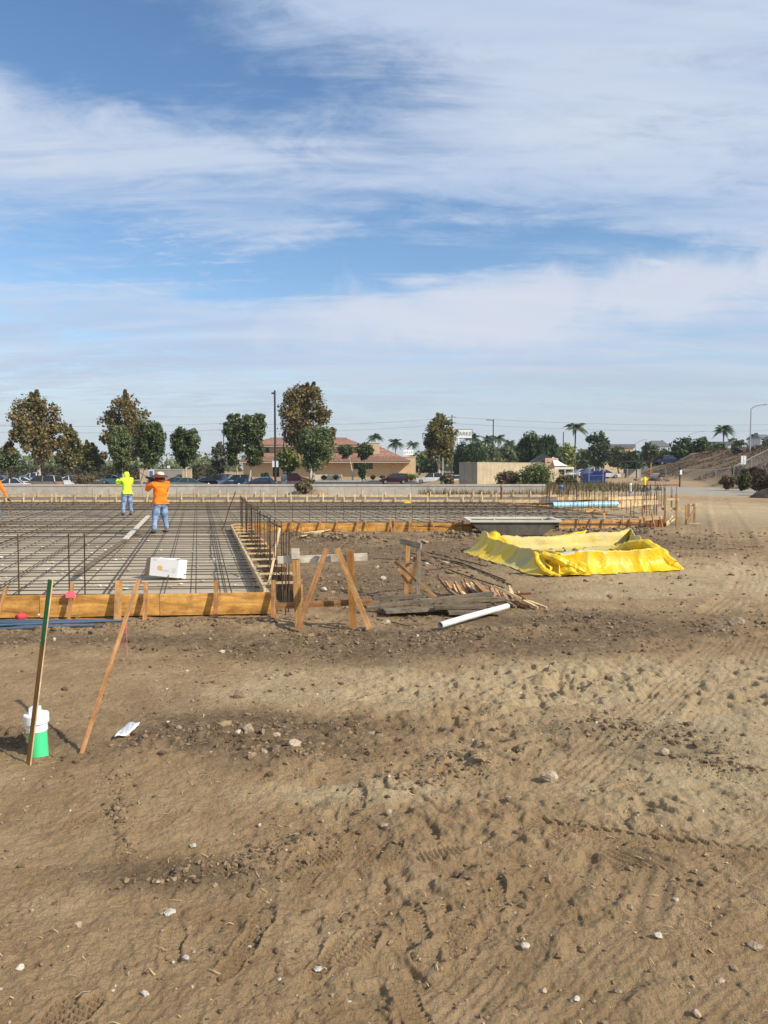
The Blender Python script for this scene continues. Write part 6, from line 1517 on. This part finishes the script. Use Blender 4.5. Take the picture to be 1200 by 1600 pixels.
# ------------------------------------------------------------------ container yard
def container():
    r=None; Yf=88.0
    a=P(745,756,Yf); b=P(872,752,104); a.z=b.z=0
    d=(b-a); d.z=0; L=d.length; u=d.normalized(); n=Vector((-u.y,u.x,0)); h=P(745,722,Yf).z
    ang=math.atan2(u.y,u.x); r=empty('storage_container',a,ang,'long tan storage container with corrugated side behind the leafy bush','container'); 
    one('side_wall',m_tan,r,lambda m:[m.box((L*(k+.5)/48,-.012 if k%2 else .0,h/2),(L/48-.002,.05,h-.12)) for k in range(48)])
    one('end_wall',m_tan,r,lambda m:m.box((.03,1.2,h/2),(.05,2.35,h-.12))); one('far_walls',m_tan,r,lambda m:(m.box((L/2,2.4,h/2),(L,.05,h-.12)),m.box((L-.03,1.2,h/2),(.05,2.3,h-.12))))
    one('roof_panel',m_tan,r,lambda m:m.box((L/2,1.2,h-.03),(L+.06,2.5,.06)))
    for q in(.05,L-.05): one('corner_post',m_tan,r,lambda m:m.box((q,-.04,h/2),(.12,.06,h-.1)))
    for k in range(2): one('door_bar',m_galv,r,lambda m:m.tube([(-.02,.6+k*1.1,.15),(-.02,.6+k*1.1,h-.2)],.03,6))
    yc=90; xc=P(727,700,yc).x; t=empty('utility_cabinet',(xc,yc,-.1),R(12),'tall grey metal cabinet left of the tan container','cabinet'); hz=P(727,723,yc).z+.1
    one('housing',m_grey,t,lambda m:m.box((0,0,hz/2),(.92,.8,hz))); one('door',m_grey,t,lambda m:m.box((0,-.42,hz/2),(.8,.03,hz-.25))); one('lid',m_signw,t,lambda m:m.box((.28,0,hz+.04),(.42,.84,.08))); one('handle',m_pole,t,lambda m:m.box((.3,-.45,hz*.5),(.04,.03,.25)))
    t=empty('gap_shade_stack',(P(738.5,700,91).x,91.3,-.1),0,'dark slabs added as the shade in the gap between the grey cabinet and the tan container','gap filler')
    for k in range(13): one('gap_shade_slab',m_brownw,t,lambda m:m.box((random.uniform(-.05,.05),0,.1+k*.19),(.62,.9,.15)))  # dark slabs added to stand for the shade in this gap
    # dark tarp ridge on the roof and white canopy
    Y=101; x0,x1=P(826,700,Y).x,P(864,700,Y).x; zb=P(0,720,Y).z; zt=P(0,709,Y).z; t=empty('roof_tarp',((x0+x1)/2,Y,zb),0,'dark tarp ridge on the far roof end of the container','tarp'); w=x1-x0
    one('sheet',m_tarp,t,lambda m:m.add([(-w/2,-.6,-.3),(w*.12,-.7,zt-zb),(w/2,-.6,.1),(-w/2,1.2,-.3),(w*.12,1.2,zt-zb),(w/2,1.2,.1)],[(0,1,4,3),(1,2,5,4),(0,2,1),(3,4,5)]))
    Y=98; xa,xb=P(863,700,Y).x,P(893,700,Y).x; z0=P(0,730,Y).z; z1=P(0,714,Y).z; t=empty('canopy_tent',((xa+xb)/2,Y,0),0,'white pop-up canopy tent beyond the end of the container','tent'); hw=(xb-xa)/2
    V=[];F=[]
    pk=-hw*.85
    for i in range(9):
        for j in range(9):
            u,v=i/8,j/8; x=-hw+2*hw*u; y=-1.4+2.8*v; q=max((x-pk)/(hw-pk) if x>pk else 0,abs(v-.5)*1.4); q=min(1,q); V.append((x,y,z0+(z1-z0)*(1-q)**1.7))
    for i in range(8):
        for j in range(8): F.append((i*9+j,(i+1)*9+j,(i+1)*9+j+1,i*9+j+1))
    link('canopy',np_mesh('canopy',V,F,[m_canvas],None,True),t)
    one('valance',m_canvas,t,lambda m:(m.box((0,-1.42,z0-.12),(2*hw,.02,.28)),m.box((hw,0,z0-.12),(.02,2.8,.28))))
    for x in(-hw+.05,hw-.05,0.1):
        one('leg',m_signw,t,lambda m:m.tube([(x,-1.38,-.05),(x,-1.38,z0)],.04,6))
    # red painted panel at the end of the container
    Y=100; xa,xb=P(846,700,Y).x,P(866,700,Y).x; o=one('painted_panel',M('pinkish_panel',(.50,.33,.24),.85,var=.2,scale=1.2),None,lambda m:m.box((0,0,0),(xb-xa,.06,(732-716)*Y/1200))); o.location=((xa+xb)/2,97.6,P(0,724,Y).z); tag(o,'faded pinkish panel with red marks at the far container end','panel'); 
    one('red_mark',m_brickred,o,lambda m:(m.box((-.4,-.04,.1),(.35,.02,.18)),m.box((.35,-.04,.2),(.25,.02,.3))))
    Y=92; t=empty('blue_bin',(P(927,700,Y).x,Y,0),0,'dark blue covered bin in the weeds behind the footings','bin'); w=34*Y/1200; z=P(0,736,Y).z
    one('tub',m_bin,t,lambda m:m.prism([(-w/2,.1),(w/2,.1),(w/2+.05,z-.25),(-w/2-.05,z-.3)],-.7,.7)); one('lid',m_bin,t,lambda m:m.prism([(-w*.1,z-.28),(w/2+.1,z-.26),(w/2,z-.02),(0,z+.02)],-.75,.75)); one('tarp_fold',M('grey_blue_tarp',(.10,.13,.22),.7,var=.3),t,lambda m:m.prism([(-w/2-.1,z-.32),(-w*.1-.003,z-.29),(-w*.15,z+.15),(-w*.33,z+.30)],-.7,.7))
    for q in(-1,1): one('wheel',m_tyre,t,lambda m:m.tube([(q*w*.35,-.72,.14),(q*w*.35,-.60,.14)],.14,10))
container()
# ------------------------------------------------------------------ chain-link fence at right
def fence():
    pts=[P(1062,761,78),P(1118,760,78),P(1146,759,77)]
    base=[Vector((p.x,p.y,0)) for p in pts]+[Vector((P(1175,700,79).x,79,0)),Vector((P(1205,700,82).x,82,0)),Vector((P(1260,700,88).x,88,0))]
    base=[Vector((p.x,p.y,gz1(p.x,p.y))) for p in base]; h=1.75; r=empty('chain_link_fence',base[0],0,'galvanised chain-link fence running to the bank and up its slope','fence'); c=r.location
    P_=[]
    for a,b in zip(base[:-1],base[1:]):
        n=max(1,int((b-a).length/2.4))
        for k in range(n): q=lerp(a,b,k/n); q.z=gz1(q.x,q.y); P_.append(q)
    P_.append(base[-1])
    for i,q in enumerate(P_): one('fence_post',m_galv if i else m_pole,r,lambda m:m.tube([q-c+Vector((0,0,-.2)),q-c+Vector((0,0,h+(.1 if i else .35)))],.035 if i else .07,6))
    one('top_rail',m_galv,r,lambda m:m.tube([q-c+Vector((0,0,h)) for q in P_],.03,6)); 
    def net(m,A,B):
        l=(B-A).length; n=int(l/.24)
        for k in range(-10,n):
            for sgn in (0,1):
                u0,u1=k/n,(k+10)/n
                v0,v1=(0,1) if sgn==0 else (1,0)
                if u0<0: v0=lerp(v0,v1,-u0/(u1-u0)); u0=0
                if u1>1: v1=lerp(v0,v1,(1-u0)/(u1-u0)); u1=1
                a=lerp(A,B,u0)+Vector((0,0,.05+v0*(h-.1)))-c; b=lerp(A,B,u1)+Vector((0,0,.05+v1*(h-.1)))-c
                m.beam(a,b,.005,.005)
    for A,B in zip(P_[:-1],P_[1:]):
        o=one('chain_link_panel',m_galv,r,lambda m:net(m,A,B))
    one('pale_placard',m_signw,r,lambda m:m.box(P(1064,738,77.8)-c,(.22,.04,.45)))
    # gate pipe lying across the track left of the fence
    a=P(980,757,79);b=P(1062,760,78); a.z=gz1(a.x,a.y)+.12; b.z=.22; q=(a+b)/2; m=MB(); m.tube([a-q,b-q],.05,8); o=m.build('barrier_pipe',m_brownw); o.location=q; tag(o,'long dark pipe lying across the track left of the chain-link fence','pipe')
    pts=[P(px,758,86) for px in (920,942,956,980,1000,1040)]; r2=empty('wire_fence',(pts[0].x,86,0),0,'sagging wire fence on thin posts behind the weeds','fence'); c2=r2.location
    for p in pts: one('fence_post',m_galv,r2,lambda m:m.tube([(p.x-c2.x,0,-.1),(p.x-c2.x,0,1.9)],.035,6))
    for z in (.5,1.1,1.8): one('wire',m_galv,r2,lambda m:m.tube([(p.x-c2.x,0,z+random.uniform(-.06,.06)) for p in pts],.012,4))
fence()
# ------------------------------------------------------------------ vehicles
def car(label,px,py_top,Y,zb,heading,kind,col,cat='car',group='cars parked in the lot'):
    """heading 0: nose towards +X"""
    r=empty('parked_'+{'sedan':'car','suv':'suv','van':'van','pickup':'pickup','boat':'boat'}[kind],(P(px,700,Y).x,Y,zb),R(heading),label,cat,group)
    pm=PAINTS[col]; L,Wd,H=dict(sedan=(4.6,1.8,1.45),suv=(4.7,1.9,1.75),van=(5.2,1.95,2.0),pickup=(5.6,1.95,1.85))[kind]
    hw=Wd/2; bl=.95 if kind!='sedan' else .86
    if kind=='sedan': low=[(-L/2,.35),(-L/2+.05,.30),(L/2-.1,.28),(L/2,.40),(L/2-.06,.66),(L/2-.9,.82),(L/2-1.2,bl),(-L/2+.75,bl+.04),(-L/2+.05,bl-.02)]; gh=[(-L/2+.75,bl+.03),(-L/2+1.35,H-.05),(-.15,H),(L/2-2.05,H-.1),(L/2-1.15,bl)]
    elif kind=='pickup': low=[(-L/2,.45),(L/2-.1,.38),(L/2,.5),(L/2-.04,.95),(L/2-1.2,1.08),(-L/2,1.10)]; gh=[(-.75,1.09),(-.65,H-.04),(.45,H),(1.45,1.08)]
    else: low=[(-L/2,.40),(-L/2+.04,.34),(L/2-.1,.32),(L/2,.45),(L/2-.05,.80),(L/2-1.1,bl+.08),(-L/2+.03,bl+.08)]; gh=[(-L/2+.06,bl+.07),(-L/2+.30,H-.06),(-L/2+.9,H),(.35,H-.03),(L/2-1.25,bl+.08)]
    def loft(m,poly,w0,w1,zsplit):
        n=len(poly); vs=[]
        zs=[z for x,z in poly]; zmin,zmax=min(zs),max(zs)
        for sgn in(-1,1):
            for x,z in poly: t=(z-zmin)/(zmax-zmin+1e-6); vs.append((x,sgn*lerp(w0,w1,t)*(1-.10*(abs(x)/(L/2))**3),z))
        m.add(vs,[tuple(range(n)),tuple(range(2*n-1,n-1,-1))]+[(i,i+n,(i+1)%n+n,(i+1)%n) for i in range(n)])
    one('body',pm,r,lambda m:loft(m,low,hw,hw*.96,0)); one('window_glass',m_glass,r,lambda m:loft(m,gh,hw*.955,hw*.76,0))
    rx0=gh[1][0]; rx1=gh[-2][0]
    one('roof',pm,r,lambda m:m.add([(x,sg*hw*.775,z+.012+(0.025 if k==1 else 0)) for sg in(-1,1) for k,(x,z) in enumerate(((rx0+.02,gh[1][1]),((rx0+rx1)/2,H+.0),(rx1-.02,gh[-2][1])))],[(0,1,4,3),(1,2,5,4)]))
    for f in ((gh[0],gh[1]),(gh[-1],gh[-2])):
        for sg in(-1,1): one('pillar',pm,r,lambda m:m.beam((f[0][0],sg*hw*.945,f[0][1]),(f[1][0],sg*hw*.765,f[1][1]),.09,.05))
    for sg in(-1,1): 
        xm=(gh[0][0]+gh[-1][0])/2-.05; one('pillar',pm,r,lambda m:m.beam((xm,sg*hw*.957,gh[0][1]),(xm,sg*hw*.78,H-.05),.09,.04))
    for sx in(-1,1):
        for sg in(-1,1):
            x=sx*(L/2-.85); w=one('wheel',m_tyre,r,lambda m:m.ring_x((x,sg*(hw-.10),.33),.33,.22)); one('rim',m_rim,w,lambda m:m.ring_x((x,sg*(hw-.005),.33),.20,.05))
        for sg in(-1,1): one('headlight' if sx>0 else 'tail_light',m_lampw if sx>0 else m_lampr,r,lambda m:m.box((sx*(L/2-.04),sg*hw*.72,.70 if kind=='sedan' else .84),(.12,.34,.14)))
    return r
def ring_x(s,c,rad,w):
    s.tube([Vector(c)+Vector((0,-w/2,0)),Vector(c)+Vector((0,w/2,0))],rad,16)
MB.ring_x=ring_x
PAINTS={'white':paint('white_car_paint',(.75,.75,.75)),'silver':paint('silver_car_paint',(.38,.42,.47),.5),'black':paint('black_car_paint',(.012,.012,.014)),'grey':paint('dark_grey_car_paint',(.09,.11,.13)),'teal':paint('grey_teal_car_paint',(.10,.17,.19)),'maroon':paint('dark_maroon_car_paint',(.05,.010,.014)),'blue':paint('blue_car_paint',(.06,.12,.25)),'beige':paint('tan_car_paint',(.30,.25,.20)),'lightblue':paint('pale_blue_car_paint',(.30,.42,.55),.4),'navy':paint('navy_car_paint',(.02,.03,.08))}
CARS=[
 ('dark maroon suv parked on the lot right of the tiled building',615,737,128,188,'suv','maroon'),
 ('white compact suv under the mottled sycamore',672,738,133,175,'suv','white'),
 ('silver suv with dark windows left of the pale ficus trunk by the wall',366,745,103,200,'suv','silver'),
 ('dark suv seen from behind beside the silver one',344,746,106,250,'suv','navy'),
 ('black sedan left of the dark suv behind the wall',318,747,102,200,'sedan','black'),
 ('grey teal sedan roof just above the wall, centre left',296,750,95,15,'sedan','teal'),
 ('dark sedan behind the worker in orange',270,747,100,190,'sedan','grey'),
 ('silver blue sedan parked farther back beside the hooded worker',178,740,128,5,'sedan','teal'),
 ('white sedan between the two pale trunks at left',103,741,112,205,'sedan','white'),
 ('white car half hidden by the big sycamore trunk',34,743,104,20,'sedan','white'),
 ('tan suv with pale windows behind the wall at left',64,745,92,170,'suv','beige'),
 ('white sedan at the left edge just above the wall',12,748,88,195,'sedan','white'),
 ('dark green grey suv at the far left edge',-2,741,98,10,'suv','teal'),
 ('blue sedan in the back row at left',28,740,118,185,'sedan','blue'),
 ('white pickup at the back row left of the big sycamore trunk',52,739,124,182,'pickup','white'),
 ('small black car in the back row behind the white sedan',112,740,126,8,'sedan','black'),
 ('light blue car right of the silver suv by the wall',384,750,101,20,'sedan','blue'),
 ('grey sedan seen end on right of the pale ficus trunk',414,749,100,80,'sedan','lightblue'),
 ('dark car in shade under the trees behind the white drum base',460,741,135,10,'suv','maroon'),
 ('white car behind the dry bush and grey cabinet',713,742,125,80,'sedan','white'),
 ('dark car in the shaded back row left of the cabinet',704,739,150,10,'suv','black'),
 ('navy sedan roof between the pale trunks and the wall',402,752,94,195,'sedan','navy'),
]
for a in CARS:
    lab,px,pt,Y,hd,k,c=a; H=dict(sedan=1.45,suv=1.75,pickup=1.85)[k]; car(lab,px,pt,Y,ZL,hd,k,c)
for a in [('white sedan leftmost in the far row right of the container',907,735,128,190,'sedan','white'),('white pickup truck in the far row above the blue bin',929,733,126,185,'pickup','white'),('white sedan at the right end of the far row',946,737,124,0,'sedan','white'),('dark blue pickup beyond the boulders near the wide tree',1045,728,150,12,'pickup','navy')]:
    lab,px,pt,Y,hd,k,c=a; H=dict(sedan=1.45,suv=1.75,pickup=1.85)[k]; zb=gz1(P(px,700,Y).x,Y); zt=P(px,pt,Y).z; car(lab,px,pt,Y,max(zb,zt-H)if False else zb+.02,hd,k,c,group='cars parked beyond the container')
# ------------------------------------------------------------------ far right buildings
def house(label,px0,px1,top,eave,Y,zb,wall,roof,nw,name='house',flat=False):
    x0,x1=P(px0,700,Y).x,P(px1,700,Y).x; zt=P(0,top,Y).z-zb; ze=P(0,eave,Y).z-zb; w=x1-x0; d=8; r=empty(name,((x0+x1)/2,Y,zb),0,label,'building','buildings on the skyline')
    one('wall',wall,r,lambda m:m.box((0,d/2,ze/2-.5),(w,d,ze+1)))
    if flat: one('roof',roof,r,lambda m:m.box((0,d/2,(ze+zt)/2),(w+.8,d+.8,zt-ze)))
    else: one('roof',roof,r,lambda m:m.add([(-w/2-.4,-.4,ze),(w/2+.4,-.4,ze),(w/2+.4,d+.4,ze),(-w/2-.4,d+.4,ze),(-w/2+1,d/2,zt),(w/2-1,d/2,zt)],[(0,1,5,4),(2,3,4,5),(1,2,5),(3,0,4),(3,2,1,0)]))
    for k in range(nw):
        x=-w/2+w*(k+.5)/nw; f=one('window',m_trim,r,lambda m:m.box((x,-.03,ze*.62),(w/nw*.55,.06,ze*.34))); one('pane',m_glass,f,lambda m:m.box((x,-.07,ze*.62),(w/nw*.48,.03,ze*.28)))
house('pale blue grey building on the skyline behind the bank, left of the small palm',1112,1142,690,694,235,1,m_housew,m_roofg,4,flat=True)
house('small pale house at the right edge of the skyline',1188,1212,678,684,240,3.5,m_housew,m_roofg,3)
house('red fronted shop behind the low green trees',987,1001,706,709,245,0,m_brickred,m_roofg,3,flat=True)
house('grey roofed house on the skyline left of the wide tree',1018,1046,688,697,290,0,m_housew,m_roofg,3)
house('tan low building behind the tree row above the parked white cars',945,990,694,700,280,0,m_stucco,m_roofg,5,flat=True)
house('long white building far behind the tree mass right of the mottled sycamore',720,800,700,703,330,0,m_housew,m_roofg,8,flat=True)
def shelter():
    Y=128; x0,x1=P(976,700,Y).x,P(1018,700,Y).x; zt=P(0,721,Y).z; r=empty('open_shelter',((x0+x1)/2,Y,.25),0,'low open shelter with a flat dark roof on posts','shelter'); w=x1-x0
    one('roof',m_pole,r,lambda m:m.box((0,1.5,zt-.25),(w,4,.22)))
    for x in(-w/2+.1,w/2-.15,-.3): one('post',m_wood if x>0 else m_pole,r,lambda m:m.box((x,-.3,(zt-.4)/2),(.16,.16,zt-.4)))
    one('back_panel',m_concrete,r,lambda m:m.box((.2,3,.8),(w*.6,.12,1.3)))
    V0,F0=ico(2)
    for k,(px,w_,lab) in enumerate(((995,9,'dark grey boulder'),(1006,10,'pale boulder'),(1016,11,'mottled boulder'),(1034,14,'rounded pale boulder'),(1043,9,'tan boulder'),(1004,7,'small tan boulder'))):
        Y=100-k*.7; s=w_*Y/2400; V=V0*(1+.25*RNG.uniform(-1,1,(len(V0),1)))*np.array([s,s*.7,s*.6]); o=link('boulder',np_mesh('boulder',V,F0,[m_stone['t' if k%2 else 'b']],None,False)); x=P(px,700,Y).x; o.location=(x,Y,gz1(x,Y)+s*.35); tag(o,lab+[' left of the others by the shelter',' second from left by the shelter',' in the middle by the shelter',' right of the grey pipe section',' rightmost near the fence end',' in front of the second from left one'][k],'boulder','boulders by the shelter')
    Y=99; a=P(1022,741,Y); b=P(1033,743,Y-1.6); a.z=gz1(a.x,a.y)+.5; b.z=gz1(b.x,b.y)+.5; q=(a+b)/2; m=MB(); m.tube([a-q,b-q],.5,18,False); m.tube([b-q,a-q],.42,18,False); o=m.build('concrete_pipe',m_concrete); o.location=q; tag(o,'grey concrete pipe section lying among the boulders','pipe')
shelter()
# ------------------------------------------------------------------ air
def haze():
    m=MB(); m.box((0,0,14),(2060,2060,36)); mat=bpy.data.materials.new('haze_air'); mat.use_nodes=True; N=mat.node_tree.nodes; N.clear(); o=N.new('ShaderNodeOutputMaterial'); v=N.new('ShaderNodeVolumePrincipled'); v.inputs['Color'].default_value=(.86,.92,1,1); v.inputs['Density'].default_value=.00016; v.inputs['Anisotropy'].default_value=.1; mat.node_tree.links.new(v.outputs[0],o.inputs['Volume'])
    tag(m.build('haze',mat),'thin pale haze in the air',None,None,'stuff')
haze()
